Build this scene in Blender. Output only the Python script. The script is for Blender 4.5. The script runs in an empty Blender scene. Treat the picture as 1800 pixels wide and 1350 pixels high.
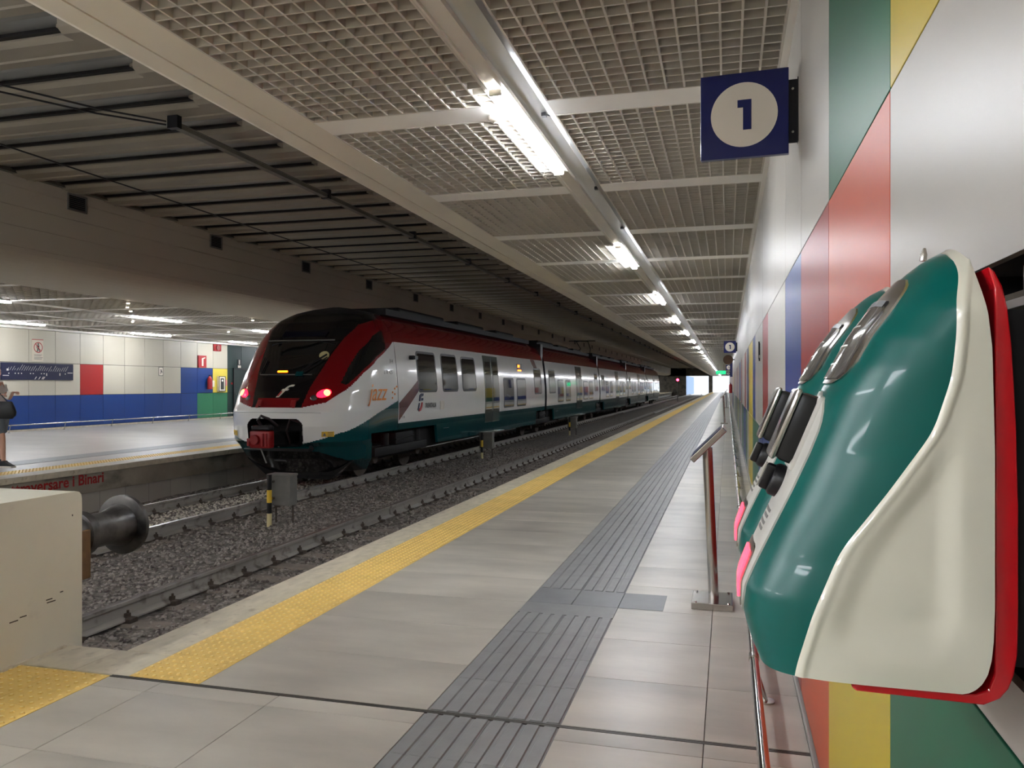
import bpy, bmesh, math, random
import numpy as np
from mathutils import Vector, Matrix
random.seed(7); rng = np.random.default_rng(7)
S = bpy.context.scene; COL = S.collection
PI = math.pi
# ------------------------------------------------------------------ camera, world, exposure
TH = math.atan((1279 - 900) / 1405)
cam_d = bpy.data.cameras.new('camera'); cam = bpy.data.objects.new('camera', cam_d); COL.objects.link(cam)
cam_d.sensor_width = 36; cam_d.lens = 36 * 1405 / 1800; cam_d.clip_start = 0.02; cam_d.clip_end = 600
cam_d.shift_y = 1.5 / 1800
cam.location = (0, 0, 1.4); cam.rotation_euler = (PI / 2, 0, TH)
S.camera = cam
S.view_settings.view_transform = 'Standard'; S.view_settings.look = 'None'
S.view_settings.gamma = 1; S.view_settings.use_curve_mapping = False
S.view_settings.exposure = 2.1
LAMP = 26.0          # emission strength of the light tubes
SKY = 0.4
w = bpy.data.worlds.new('world'); S.world = w; w.use_nodes = True
wn = w.node_tree.nodes; bg = wn['Background']
bg.inputs[0].default_value = (0.86, 0.93, 1.0, 1); bg.inputs[1].default_value = SKY

def portal(loc, rot, sx, sy):
    ld = bpy.data.lights.new('portal', 'AREA'); ld.shape = 'RECTANGLE'; ld.size = sx; ld.size_y = sy; ld.cycles.is_portal = True
    o = bpy.data.objects.new('portal', ld); COL.objects.link(o); o.location = loc; o.rotation_euler = rot
portal((-3.6, 157.6, 1.1), (-PI / 2, 0, 0), 8.2, 4.2)        # tunnel mouth
# ------------------------------------------------------------------ helpers
def lin(c):
    out = []
    for v in c:
        v /= 255
        out.append(v / 12.92 if v <= .04045 else ((v + .055) / 1.055) ** 2.4)
    return (*out, 1)
def mat(name, rgb, rough=.5, metal=0, bump=0, bscale=40, bstretch=(1, 1, 1), var=0, vscale=3, vstretch=(1, 1, 1),
        coat=0, ior=1.5, emit=None, es=0, rnd=0, aniso=0, detail=4, dark=None, dmin=.45, dmax=.62, dscale=2, dstretch=(1, 1, 1), rvar=0, spec=.5):
    m = bpy.data.materials.new(name); m.use_nodes = True
    N = m.node_tree.nodes; L = m.node_tree.links; b = N['Principled BSDF']
    base = lin(rgb)
    b.inputs['Base Color'].default_value = base
    b.inputs['Roughness'].default_value = rough; b.inputs['Metallic'].default_value = metal
    b.inputs['IOR'].default_value = ior; b.inputs['Specular IOR Level'].default_value = spec
    b.inputs['Coat Weight'].default_value = coat; b.inputs['Coat Roughness'].default_value = .04
    b.inputs['Anisotropic'].default_value = aniso
    if emit is not None:
        b.inputs['Emission Color'].default_value = lin(emit); b.inputs['Emission Strength'].default_value = es
    tc = N.new('ShaderNodeTexCoord')
    def noise(scale, stretch, det=4):
        mp = N.new('ShaderNodeMapping'); mp.inputs['Scale'].default_value = stretch
        n = N.new('ShaderNodeTexNoise'); n.inputs['Scale'].default_value = scale; n.inputs['Detail'].default_value = det
        if rnd:                      # every piece shows its own stretch of the pattern
            oi_ = N.new('ShaderNodeObjectInfo'); sc_ = N.new('ShaderNodeVectorMath'); sc_.operation = 'SCALE'; sc_.inputs[0].default_value = (37, 61, 13)
            L.new(oi_.outputs['Random'], sc_.inputs['Scale']); ad_ = N.new('ShaderNodeVectorMath'); ad_.operation = 'ADD'
            L.new(tc.outputs['Object'], ad_.inputs[0]); L.new(sc_.outputs[0], ad_.inputs[1]); L.new(ad_.outputs[0], mp.inputs[0])
        else: L.new(tc.outputs['Object'], mp.inputs[0])
        L.new(mp.outputs[0], n.inputs['Vector']); return n
    col = None
    if var:
        n = noise(vscale, vstretch, detail)
        mr = N.new('ShaderNodeMapRange'); mr.inputs[1].default_value = .3; mr.inputs[2].default_value = .7
        mr.inputs[3].default_value = 1 - var; mr.inputs[4].default_value = 1 + var
        L.new(n.outputs[0], mr.inputs[0])
        vm = N.new('ShaderNodeVectorMath'); vm.operation = 'SCALE'; vm.inputs[0].default_value = base[:3]
        L.new(mr.outputs[0], vm.inputs['Scale']); col = vm.outputs[0]
    if rnd:
        oi = N.new('ShaderNodeObjectInfo'); mr = N.new('ShaderNodeMapRange')
        mr.inputs[3].default_value = 1 - rnd; mr.inputs[4].default_value = 1 + rnd
        L.new(oi.outputs['Random'], mr.inputs[0])
        vm = N.new('ShaderNodeVectorMath'); vm.operation = 'SCALE'
        if col: L.new(col, vm.inputs[0])
        else: vm.inputs[0].default_value = base[:3]
        L.new(mr.outputs[0], vm.inputs['Scale']); col = vm.outputs[0]
    if dark is not None:
        n = noise(dscale, dstretch, 6); mr = N.new('ShaderNodeMapRange')
        mr.inputs[1].default_value = dmin; mr.inputs[2].default_value = dmax
        L.new(n.outputs[0], mr.inputs[0])
        mx = N.new('ShaderNodeMix'); mx.data_type = 'RGBA'
        L.new(mr.outputs[0], mx.inputs[0])
        if col: L.new(col, mx.inputs[6])
        else: mx.inputs[6].default_value = base
        mx.inputs[7].default_value = lin(dark); col = mx.outputs[2]
    if col: L.new(col, b.inputs['Base Color'])
    if bump:
        n = noise(bscale, bstretch); bp = N.new('ShaderNodeBump'); bp.inputs['Strength'].default_value = 1
        bp.inputs['Distance'].default_value = bump
        L.new(n.outputs[0], bp.inputs['Height']); L.new(bp.outputs[0], b.inputs['Normal'])
    if rvar:
        n = noise(vscale * 2, vstretch); mr = N.new('ShaderNodeMapRange'); mr.inputs[1].default_value = .3; mr.inputs[2].default_value = .7
        mr.inputs[3].default_value = max(.02, rough - rvar); mr.inputs[4].default_value = rough + rvar
        L.new(n.outputs[0], mr.inputs[0]); L.new(mr.outputs[0], b.inputs['Roughness'])
    return m

class MB:
    """collects shapes and links them as one mesh object"""
    def __init__(s): s.v = []; s.f = []; s.mi = []
    def add(s, vs, fs, mi=0):
        o = len(s.v); s.v += [tuple(v) for v in vs]; s.f += [tuple(i + o for i in f) for f in fs]; s.mi += [mi] * len(fs); return s
    def box(s, x0, x1, y0, y1, z0, z1, mi=0, bev=0):
        if bev <= 0:
            vs = [(x, y, z) for x in (x0, x1) for y in (y0, y1) for z in (z0, z1)]
            fs = [(0, 1, 3, 2), (4, 6, 7, 5), (0, 4, 5, 1), (2, 3, 7, 6), (0, 2, 6, 4), (1, 5, 7, 3)]
            return s.add(vs, fs, mi)
        b = min(bev, (x1 - x0) / 2.01, (y1 - y0) / 2.01, (z1 - z0) / 2.01)
        bm = bmesh.new(); bmesh.ops.create_cube(bm, size=1)
        for v in bm.verts:
            v.co = ((x0 + x1) / 2 + v.co.x * (x1 - x0), (y0 + y1) / 2 + v.co.y * (y1 - y0), (z0 + z1) / 2 + v.co.z * (z1 - z0))
        bmesh.ops.bevel(bm, geom=bm.edges[:], offset=b, segments=2, affect='EDGES', profile=.5)
        bm.verts.index_update()
        s.add([v.co[:] for v in bm.verts], [[v.index for v in f.verts] for f in bm.faces], mi); bm.free(); return s
    def xbox(s, M, sx, sy, sz, mi=0, bev=0):
        t = MB().box(-sx / 2, sx / 2, -sy / 2, sy / 2, -sz / 2, sz / 2, 0, bev)
        return s.add([M @ Vector(v) for v in t.v], t.f, mi)
    def prism(s, pts, a0, a1, axis='y', mi=0):
        n = len(pts); P = {'x': lambda p, a: (a, p[0], p[1]), 'y': lambda p, a: (p[0], a, p[1]), 'z': lambda p, a: (p[0], p[1], a)}[axis]
        vs = [P(p, a0) for p in pts] + [P(p, a1) for p in pts]
        fs = [tuple(range(n)), tuple(range(2 * n - 1, n - 1, -1))] + [(i, i + n, (i + 1) % n + n, (i + 1) % n) for i in range(n)]
        return s.add(vs, fs, mi)
    def tube(s, pts, r, n=10, mi=0, cap=True):
        pts = [Vector(p) for p in pts]; rs = r if isinstance(r, (list, tuple)) else [r] * len(pts)
        rings = []; up = None
        for i, p in enumerate(pts):
            d = (pts[min(i + 1, len(pts) - 1)] - pts[max(i - 1, 0)]).normalized()
            if up is None: up = Vector((0, 0, 1)) if abs(d.z) < .9 else Vector((1, 0, 0))
            a = d.cross(up).normalized(); b = d.cross(a).normalized(); up = -b if up.dot(-b) > 0 else b
            rings.append([p + a * rs[i] * math.cos(2 * PI * k / n) + b * rs[i] * math.sin(2 * PI * k / n) for k in range(n)])
        vs = [v for rg in rings for v in rg]; fs = []
        for i in range(len(pts) - 1):
            for k in range(n):
                fs.append((i * n + k, i * n + (k + 1) % n, (i + 1) * n + (k + 1) % n, (i + 1) * n + k))
        if cap: fs.append(tuple(range(n))[::-1]); fs.append(tuple((len(pts) - 1) * n + k for k in range(n)))
        return s.add(vs, fs, mi)
    def mesh(s, name, mats, smooth=False, fix=True):
        me = bpy.data.meshes.new(name); me.from_pydata(s.v, [], s.f)
        for m in (mats if isinstance(mats, (list, tuple)) else [mats]): me.materials.append(m)
        if len(me.materials) > 1: me.polygons.foreach_set('material_index', s.mi)
        if fix:
            bm = bmesh.new(); bm.from_mesh(me); bmesh.ops.recalc_face_normals(bm, faces=bm.faces); bm.to_mesh(me); bm.free()
        if smooth:
            me.polygons.foreach_set('use_smooth', [True] * len(me.polygons))
            try: me.set_sharp_from_angle(angle=math.radians(38))
            except Exception: pass
        me.update(); return me
    def build(s, name, mats, parent=None, smooth=False, loc=None, fix=True):
        return link(name, s.mesh(name, mats, smooth, fix), parent, loc)
def link(name, me, parent=None, loc=None, rot=None):
    o = bpy.data.objects.new(name, me); COL.objects.link(o)
    if parent: o.parent = parent
    if loc is not None: o.location = loc
    if rot is not None: o.rotation_euler = rot
    return o
def tag(o, label=None, cat=None, group=None, kind=None):
    if label: o['label'] = label
    if cat: o['category'] = cat
    if group: o['group'] = group
    if kind: o['kind'] = kind
    return o
def thing(name, label, cat, loc=(0, 0, 0), rz=0, group=None):
    o = bpy.data.objects.new(name, None); COL.objects.link(o); o.location = loc; o.rotation_euler = (0, 0, rz)
    o.empty_display_size = .1
    return tag(o, label, cat, group)
def kids(o): return [c for c in COL.objects if c.parent == o]
def dup(o, loc, label=None, parent=None, top=True):
    c = o.copy(); COL.objects.link(c); c.parent = parent
    if top: c.location = loc
    if label: c['label'] = label
    for ch in list(o.children): dup(ch, None, None, c, False)
    return c
def text(s, size, m, parent, loc, rot, name='lettering', bold=0, shear=0, align='LEFT', ext=.001, sx=1):
    cu = bpy.data.curves.new(name, 'FONT'); cu.body = s; cu.size = size; cu.offset = bold; cu.shear = shear
    cu.align_x = align; cu.extrude = ext; cu.resolution_u = 3; cu.materials.append(m)
    o = bpy.data.objects.new(name, cu); COL.objects.link(o)
    me = bpy.data.meshes.new_from_object(o.evaluated_get(bpy.context.evaluated_depsgraph_get())); bpy.data.objects.remove(o)
    me.name = name; o = bpy.data.objects.new(name, me); COL.objects.link(o)
    o.parent = parent; o.location = loc; o.rotation_euler = rot; o.scale = (sx, 1, 1)
    return o
def disc_pts(cx, cy, r, n=32): return [(cx + r * math.cos(2 * PI * k / n), cy + r * math.sin(2 * PI * k / n)) for k in range(n)]

# ------------------------------------------------------------------ materials
XW = .3156; ZC = 3.15; YN = -6.0; YE = 157.0
M = {}
M['tile'] = mat('grey_floor_tile', (176, 170, 158), .34, var=.22, vscale=1.6, vstretch=(.8, 1.8, 1), bump=.0009, bscale=7, bstretch=(.5, 2.4, 1), rnd=.07, detail=10)
M['grout'] = mat('dark_grout', (88, 82, 76), .8)
M['joint'] = mat('expansion_joint', (84, 80, 76), .4, metal=.4)
M['tact'] = mat('grey_tactile', (128, 128, 127), .45, var=.09, vscale=9, bump=.0006, bscale=60, rnd=.05)
M['tact_dark'] = mat('grey_smooth_paver', (112, 113, 114), .4, var=.08, vscale=7, rnd=.04)
M['yellow'] = mat('yellow_tactile', (230, 194, 108), .5, var=.05, vscale=7, bump=.0005, bscale=80, rnd=.05, dark=(206, 168, 92), dmin=.62, dmax=.85, dscale=12)
M['ydome'] = mat('worn_dome_top', (246, 224, 150), .45)
M['trav'] = mat('travertine_coping', (204, 194, 172), .5, var=.13, vscale=7, vstretch=(2.2, 1, 1), bump=.0012, bscale=24, rnd=.05, dark=(160, 146, 124), dmin=.58, dmax=.78, dscale=14)
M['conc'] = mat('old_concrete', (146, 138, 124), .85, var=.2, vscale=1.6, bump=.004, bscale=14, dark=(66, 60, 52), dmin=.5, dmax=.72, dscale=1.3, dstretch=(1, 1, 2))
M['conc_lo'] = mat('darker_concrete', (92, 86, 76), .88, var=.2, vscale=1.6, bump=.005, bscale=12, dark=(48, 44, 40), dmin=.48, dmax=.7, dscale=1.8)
M['block'] = mat('painted_concrete', (206, 201, 182), .6, var=.05, vscale=2, bump=.0025, bscale=11, rvar=.08, dark=(150, 142, 122), dmin=.6, dmax=.8, dscale=3)
M['crack'] = mat('crack', (70, 62, 50), .9)
M['ballast_bed'] = mat('ballast_bed', (124, 117, 109), .95, var=.32, vscale=22, bump=.03, bscale=30, dark=(84, 76, 72), dmin=.45, dmax=.65, dscale=14)
M['stone'] = mat('ballast_stone', (146, 138, 130), .9, var=.35, vscale=30, bump=.003, bscale=60, dark=(92, 82, 78), dmin=.5, dmax=.6, dscale=13)
M['stone_l'] = mat('pale_ballast_stone', (196, 188, 174), .9, var=.3, vscale=30)
M['rail'] = mat('rail_steel', (160, 155, 148), .55, metal=.25, var=.15, vscale=3, vstretch=(1, .4, 1), bump=.001, bscale=40, dark=(74, 62, 54), dmin=.55, dmax=.75, dscale=5)
M['railtop'] = mat('worn_rail_head', (170, 168, 164), .3, metal=.9, var=.1, vscale=8, vstretch=(1, .2, 1))
M['railtop_d'] = mat('rusty_rail_head', (96, 84, 76), .5, metal=.5, var=.15, vscale=8)
M['rust'] = mat('rusty_clip', (84, 74, 66), .8, metal=.3, var=.25, vscale=20)
M['sleeper'] = mat('sleeper', (130, 120, 110), .9, var=.2, vscale=6, bump=.004, bscale=20)
M['white'] = mat('ceiling_white', (244, 240, 232), .5, var=.03, vscale=1)
M['grille'] = mat('grille_white', (204, 197, 184), .45)
M['plenum'] = mat('grille_backing', (38, 36, 34), .8, var=.1, vscale=2, rnd=.07)
M['alu'] = mat('channel_aluminium', (196, 194, 190), .28, metal=.75, var=.04, vscale=2, bump=.0008, bscale=5, bstretch=(1, .3, 1))
M['trunk'] = mat('light_trunking', (222, 216, 204), .35)
M['deck'] = mat('deck_sheet', (150, 142, 128), .5, metal=.1, var=.1, vscale=.9, vstretch=(.5, 1.5, 1), bump=.0015, bscale=2.2, bstretch=(1, 2, 1))
M['deck2'] = mat('deck_groove', (134, 136, 135), .4, metal=.3, var=.12, vscale=.9, bump=.001, bscale=2)
M['black'] = mat('slot_shade', (16, 15, 17), .7)  # shade inside the deck slots, put into the colour
M['fascia'] = mat('fascia_panel', (184, 176, 160), .6, var=.07, vscale=.7, vstretch=(1, .6, 1), bump=.002, bscale=1.6)
M['fascia_r'] = mat('fascia_edge', (230, 222, 206), .45, var=.04, vscale=.8, bump=.002, bscale=1.5)
M['vent'] = mat('vent_metal', (92, 92, 84), .5, metal=.3)
M['dk'] = mat('dark_gap', (10, 9, 9), .9)
M['lamp'] = mat('light_diffuser', (255, 255, 255), .5, emit=(240, 246, 255), es=LAMP)
M['lamp2'] = mat('far_light_diffuser', (255, 255, 255), .5, emit=(240, 246, 255), es=LAMP * 1.0)
M['lamp3'] = mat('added_fill_glow', (255, 255, 255), .5, emit=(244, 247, 255), es=20)  # glow of the added fill lamps behind the viewpoint
M['spot'] = mat('spot_lens', (255, 255, 255), .5, emit=(255, 240, 210), es=14)
def wall(name, rgb, r=.34): return mat(name, rgb, r, bump=.00002, bscale=5, bstretch=(1, 3, .1), coat=0, rvar=0, spec=.14, rnd=.03)
M['w_white'] = wall('panel_white', (168, 163, 154)); M['w_red'] = wall('panel_red', (142, 36, 26)); M['w_blue'] = wall('panel_blue', (18, 50, 116))
M['w_green'] = wall('panel_green', (30, 92, 66)); M['w_yellow'] = wall('panel_yellow', (182, 160, 48)); M['w_or'] = wall('panel_orange_red', (184, 78, 46))
M['w_dg'] = wall('panel_dark_green', (24, 52, 46), .4)
M['steel'] = mat('brushed_steel', (186, 182, 176), .24, metal=1, bump=.0004, bscale=200, bstretch=(1, 1, .02))
M['chrome'] = mat('polished_steel', (215, 213, 210), .1, metal=1)
M['navy'] = mat('sign_blue', (10, 22, 92), .35, coat=.3)
M['navy2'] = mat('map_blue', (8, 13, 52), .4)
M['swhite'] = mat('sign_white', (226, 218, 204), .45)
M['bk'] = mat('black_plastic', (18, 18, 20), .38)
M['bkm'] = mat('black_metal', (26, 26, 30), .4, metal=.3)
M['green'] = mat('validator_green', (0, 90, 83), .3, coat=.1, spec=.3, bump=.0002, bscale=4)
M['cream'] = mat('validator_cream', (216, 213, 196), .2, coat=.5, bump=.0005, bscale=4)
M['vred'] = mat('validator_red', (204, 18, 30), .22, coat=.4)
M['vgrey'] = mat('validator_faceplate', (196, 194, 186), .32)
M['vglass'] = mat('validator_display_glass', (92, 90, 88), .08, coat=.6)
M['vink'] = mat('printed_ink', (120, 118, 114), .6)
M['vpink'] = mat('lit_ticket_slot', (240, 70, 90), .4, emit=(255, 60, 80), es=.9)
M['t_white'] = mat('train_white', (240, 239, 236), .13, coat=.7, bump=.004, bscale=1.5, bstretch=(1, 1.4, 1))
M['t_red'] = mat('train_red', (126, 12, 20), .18, coat=.6, bump=.002, bscale=1.5)
M['t_teal'] = mat('train_teal', (6, 72, 76), .16, coat=.6, bump=.004, bscale=1.5)
M['t_black'] = mat('train_black', (14, 14, 16), .22, coat=.5)
M['t_roof'] = mat('train_roof', (34, 34, 36), .6)
M['t_glass'] = mat('train_glass', (14, 17, 19), .03, coat=.8, ior=1.9)
M['t_win'] = mat('train_window_glass', (16, 20, 22), .03, coat=.5, ior=2.0, bump=.0006, bscale=1.2)
M['t_door'] = mat('train_door', (96, 104, 100), .1, coat=.8)
M['under'] = mat('underframe', (22, 20, 20), .7, var=.3, vscale=6)
M['t_red2'] = mat('coupler_red', (150, 22, 24), .4)
M['tail'] = mat('tail_lens', (255, 20, 40), .2, emit=(255, 14, 36), es=2.4)
M['tail2'] = mat('tail_lamp', (255, 180, 80), .2, emit=(255, 120, 50), es=4.0)
M['ledo'] = mat('led_orange', (255, 120, 20), .3, emit=(255, 96, 12), es=3.2)
M['stick'] = mat('yellow_sticker', (226, 186, 60), .5)
M['maroon'] = mat('swoosh_maroon', (112, 54, 60), .2, coat=.6)
M['orange'] = mat('orange_letter', (240, 150, 70), .4)
M['tgrey'] = mat('grey_letter', (110, 108, 106), .4)
M['tblue'] = mat('logo_blue', (30, 40, 74), .4); M['tred'] = mat('logo_red', (176, 40, 44), .4)
M['discy'] = mat('pale_yellow_disc', (214, 200, 150), .5)
M['red_paint'] = mat('red_painted_letter', (156, 34, 32), .8, var=.2, vscale=12)
M['box_grey'] = mat('grey_box', (112, 110, 104), .6, var=.1, vscale=8)
M['buf'] = mat('greasy_buffer', (86, 83, 80), .38, metal=.35, var=.3, vscale=7, bump=.003, bscale=12, dark=(22, 20, 20), dmin=.45, dmax=.7, dscale=6)
M['bufrust'] = mat('stained_bracket', (104, 76, 44), .7, var=.3, vscale=9, dark=(158, 128, 50), dmin=.55, dmax=.66, dscale=6)
M['skin'] = mat('skin', (206, 158, 134), .5, var=.05, vscale=6)
M['denim'] = mat('grey_denim', (104, 112, 118), .85, var=.1, vscale=40, bump=.002, bscale=80)
M['shirt'] = mat('white_top', (216, 212, 206), .8, bump=.003, bscale=20)
M['leather'] = mat('black_leather', (9, 9, 10), .6, bump=.003, bscale=14)
M['hair'] = mat('brown_hair', (62, 42, 30), .6, bump=.004, bscale=60, bstretch=(1, 1, .2))
M['sred'] = mat('sign_red', (164, 30, 34), .45)
M['sgreen'] = mat('exit_green', (20, 140, 90), .4, emit=(30, 200, 130), es=.4)
M['sig'] = mat('signal_red', (255, 30, 40), .3, emit=(255, 30, 50), es=10)
M['pink'] = mat('pink_notice', (226, 130, 140), .5)
M['floorL'] = None
# floor of the far platform: tile joints fade into the material there
def tiled(name, rgb, grout, sx, sy, rough):
    m = mat(name, rgb, rough, bump=.0012, bscale=9, bstretch=(.6, 2.2, 1)); N = m.node_tree.nodes; L = m.node_tree.links; b = N['Principled BSDF']
    br = N.new('ShaderNodeTexBrick'); tc = N.new('ShaderNodeTexCoord'); L.new(tc.outputs['Object'], br.inputs['Vector'])
    br.inputs['Scale'].default_value = 1; br.inputs['Brick Width'].default_value = sx; br.inputs['Row Height'].default_value = sy
    br.inputs['Mortar Size'].default_value = .004; br.offset = 0
    c = lin(rgb); br.inputs['Color1'].default_value = c; br.inputs['Color2'].default_value = tuple(v * .86 for v in c[:3]) + (1,)
    br.inputs['Mortar'].default_value = lin(grout); L.new(br.outputs[0], b.inputs['Base Color']); return m
M['floorL'] = tiled('far_platform_floor', (178, 172, 162), (110, 104, 98), 1.2, .6, .36)

# ------------------------------------------------------------------ near platform and concourse floor
pl = MB()
pl.box(-3.03, .34, 3.53, YE, -.9, -.012)
pl.box(-20.6, .34, YN, 3.53, -.9, -.012)
floor = tag(pl.build('floor', M['grout']), 'grey tiled station platform floor with a dark joint', kind='structure')
tm = {}
def tile(x0, x1, y0, y1, m, name='floor_tile', h=.012, parent=None, g=.0016):
    k = (round(x1 - x0, 3), round(y1 - y0, 3), m, round(h, 3))
    if k not in tm:
        a, b = (x1 - x0) / 2 - g, (y1 - y0) / 2 - g
        tm[k] = MB().box(-a, a, -b, b, -h, 0, bev=.0012).mesh(name, M[m])
    return link(name, tm[k], parent or floor, ((x0 + x1) / 2, (y0 + y1) / 2, random.uniform(-.0003, .0003)))
XY, XY2, XT, XT2 = -2.78, -2.39, -1.25, -.665
rows = [3.232] + [3.8 + .6 * k for k in range(52)]
for i in range(len(rows) - 1):
    a, b = rows[i], rows[i + 1]
    off = .565 if i % 2 else 1.13
    tile(XY2, XT, a, b, 'tile')
    xs = [XT2, -.09, XW - .012]
    if a < 5.39 and b > 5.01 and False: continue
    tile(xs[0], xs[1], a, b, 'tile'); tile(xs[1], xs[2], a, b, 'tile')
yl = rows[-1]
MB().box(XY2, XT, yl, YE, -.011, 0).box(XT2, XW - .012, yl, YE, -.011, 0).build('distant_paving', M['tile'], floor)
MB().box(XT, XT2, 39.0, YE, -.011, .0005).build('distant_tactile_strip', M['tact'], floor)
MB().box(XY, XY2, 62.0, YE, -.011, .001).build('distant_yellow_strip', M['yellow'], floor)
MB().box(-3.06, XY, 62.0, YE, -.1, 0).build('distant_coping', M['trav'], floor)
# the expansion joint
MB().box(-2.87, XW - .012, 3.206, 3.216, -.011, .0006).box(-2.87, XW - .012, 3.222, 3.229, -.011, .0002).build('expansion_joint_strip', M['joint'], floor)
# concourse tiles
ys = [3.203, 3.085, 2.485, 1.885, 1.285, .685, .085]
for i in range(len(ys) - 1):
    b, a = ys[i], ys[i + 1]
    for x0, x1 in ((-2.87, -2.57), (-2.57, -1.95), (-1.95, XT), (XT2, -.09), (-.09, XW - .012)): tile(x0, x1, a, b, 'tile')
MB().box(-20.5, XW - .012, YN, .083, -.011, 0).box(-20.5, -5.75, .083, 3.53, -.011, 0).box(-5.75, -3.45, .083, 2.0, -.011, 0).build('concourse_paving', M['floorL'], floor)
MB().box(-3.45, -2.87, .083, 1.2, -.011, 0).build('concourse_paving', M['floorL'], floor)
# yellow domed pavers
def domed(sx, sy, nx, ny):
    mb = MB().box(-sx / 2 + .0012, sx / 2 - .0012, -sy / 2 + .0012, sy / 2 - .0012, -.012, .0005)
    for i in range(nx):
        for j in range(ny):
            cx = -sx / 2 + (i + .5) * sx / nx; cy = -sy / 2 + (j + .5) * sy / ny
            vs = [(cx + .013 * math.cos(k * PI / 3), cy + .013 * math.sin(k * PI / 3), .0004) for k in range(6)]
            vs += [(cx + .0075 * math.cos(k * PI / 3), cy + .0075 * math.sin(k * PI / 3), .0066) for k in range(6)]
            mb.add(vs, [(k, (k + 1) % 6, (k + 1) % 6 + 6, k + 6) for k in range(6)]); mb.add(vs[6:], [tuple(range(6))], 1)
    return mb
dome = domed(XY2 - XY, .31, 8, 6).mesh('yellow_paver', [M['yellow'], M['ydome']])
y = 3.232
while y < 61.9:
    link('yellow_paver', dome, floor, ((XY + XY2) / 2, y + .155, random.uniform(-.0004, .0004))); y += .31
dome2 = domed(.273, .4, 5, 8).mesh('yellow_paver', [M['yellow'], M['ydome']])
y = 3.216
while y > 1.2:
    for cx in (-3.283, -3.008): link('yellow_paver', dome2, floor, (cx, y - .2, 0))
    y -= .4
# ribbed grey pavers
def ribbed(sx, sy):
    mb = MB().box(-sx / 2 + .001, sx / 2 - .001, -sy / 2 + .001, sy / 2 - .001, -.012, -.0028)
    n = 4; p = sx / n
    for i in range(n):
        a = -sx / 2 + i * p
        mb.prism([(a + .009, -.003), (a + .014, .0022), (a + p - .014 + .004, .0022), (a + p - .005, -.003)], -sy / 2 + .0015, sy / 2 - .0015, 'y')
    return mb
rib = ribbed(.2925, .385).mesh('ribbed_paver', M['tact'])
def ribrow(y):
    for cx in (XT + .146, XT + .439): link('ribbed_paver', rib, floor, (cx, y + .1925, random.uniform(-.0003, .0003)))
y = 3.234 + .005
while y + .385 <= 5.01: ribrow(y); y += .385
last = y
MB().box(XT, XT2, last, 5.012, -.012, .001).build('ribbed_paver', M['tact'], floor) if 5.012 - last > .02 else None
for a, b in ((XT, -.96), (-.96, XT2), (XT2, -.385)):
    o = tile(a, b, 5.012, 5.385, 'tact_dark', 'smooth_paver', h=.013); o.location.z += .0016
y = 5.39
while y < 38.9: ribrow(y); y += .385
y = 3.2 - .385
while y > 1.4: ribrow(y); y -= .385
# travertine coping stones
y = 3.232
cop = MB().box(-.139, .139, -.449, .449, -.09, 0, bev=.004).mesh('coping_stone', M['trav'])
y = 3.54
while y < 61.9:
    link('coping_stone', cop, floor, (-2.92, y + .45, 0)); y += .9
for a, b in ((-3.42, -3.1), (-3.1, XY)):
    MB().box(a + .001, b - .001, 3.232, 3.537, -.09, 0, bev=.004).build('coping_stone', M['trav'], floor)
MB().box(-2.99, -2.95, 3.54, YE, -.9, -.09).build('platform_face', M['conc'], floor)

# ------------------------------------------------------------------ right wall
back = MB()
back.box(XW + .012, .6, YN, .8, 0, ZC + .4).box(XW + .012, .6, 1.25, YE, 0, ZC + .4)
back.box(XW + .012, .6, .8, 1.25, 0, 1.06).box(XW + .012, .6, .8, 1.25, 1.55, ZC + .4)
back.box(.44, .6, .8, 1.25, 1.06, 1.55)
wr = tag(back.build('wall_right', M['dk']), 'wall of square glossy white, red, blue, green and yellow panels', kind='structure')
Z1, Z2 = .978, 1.994; PW = 1.01; Y0 = 1.75
pal_m = {-2: 'w_white', -1: 'w_white', 0: 'w_white', 1: 'w_or', 2: 'w_red', 3: 'w_blue', 4: 'w_white', 5: 'w_white', 6: 'w_red', 7: 'w_white', 8: 'w_white', 9: 'w_blue', 10: 'w_yellow'}
pal_b = {-2: 'w_green', -1: 'w_green', 0: 'w_green', 1: 'w_yellow', 2: 'w_or', 3: 'w_red', 4: 'w_red', 5: 'w_blue', 6: 'w_blue', 7: 'w_blue', 8: 'w_green', 9: 'w_green', 10: 'w_yellow', 11: 'w_yellow', 12: 'w_white', 13: 'w_green'}
pal_t = {-2: 'w_white', -1: 'w_yellow', 0: 'w_yellow', 1: 'w_green'}
pm = {}
rr = random.Random(5)
for a, b, mm in ((36, 39, 'w_white'), (40, 42, 'w_white'), (43, 46, 'w_green'), (47, 55, 'w_blue'), (56, 58, 'w_or')): pal_b.update({q: mm for q in range(a, b + 1)})
for a, b, mm in ((36, 41, 'w_white'), (43, 46, 'w_yellow'), (47, 55, 'w_white'), (56, 58, 'w_red')): pal_m.update({q: mm for q in range(a, b + 1)})
pal_m.update({37: 'w_red', 38: 'w_blue', 42: 'w_blue'})
def rp(ch): return rr.choice(ch)
def panel(y0, z0, z1, m, parent):
    k = (round(z1 - z0, 3), m)
    if k not in pm: pm[k] = MB().box(0, .012, .0022, PW - .0022, .0022, z1 - z0 - .0022, bev=.0016).mesh('wall_panel', M[m])
    return link('wall_panel', pm[k], parent, (XW + random.uniform(-.0006, .0006), y0, z0))
PB = .035
k = -6
far = MB(); farm = []
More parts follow.
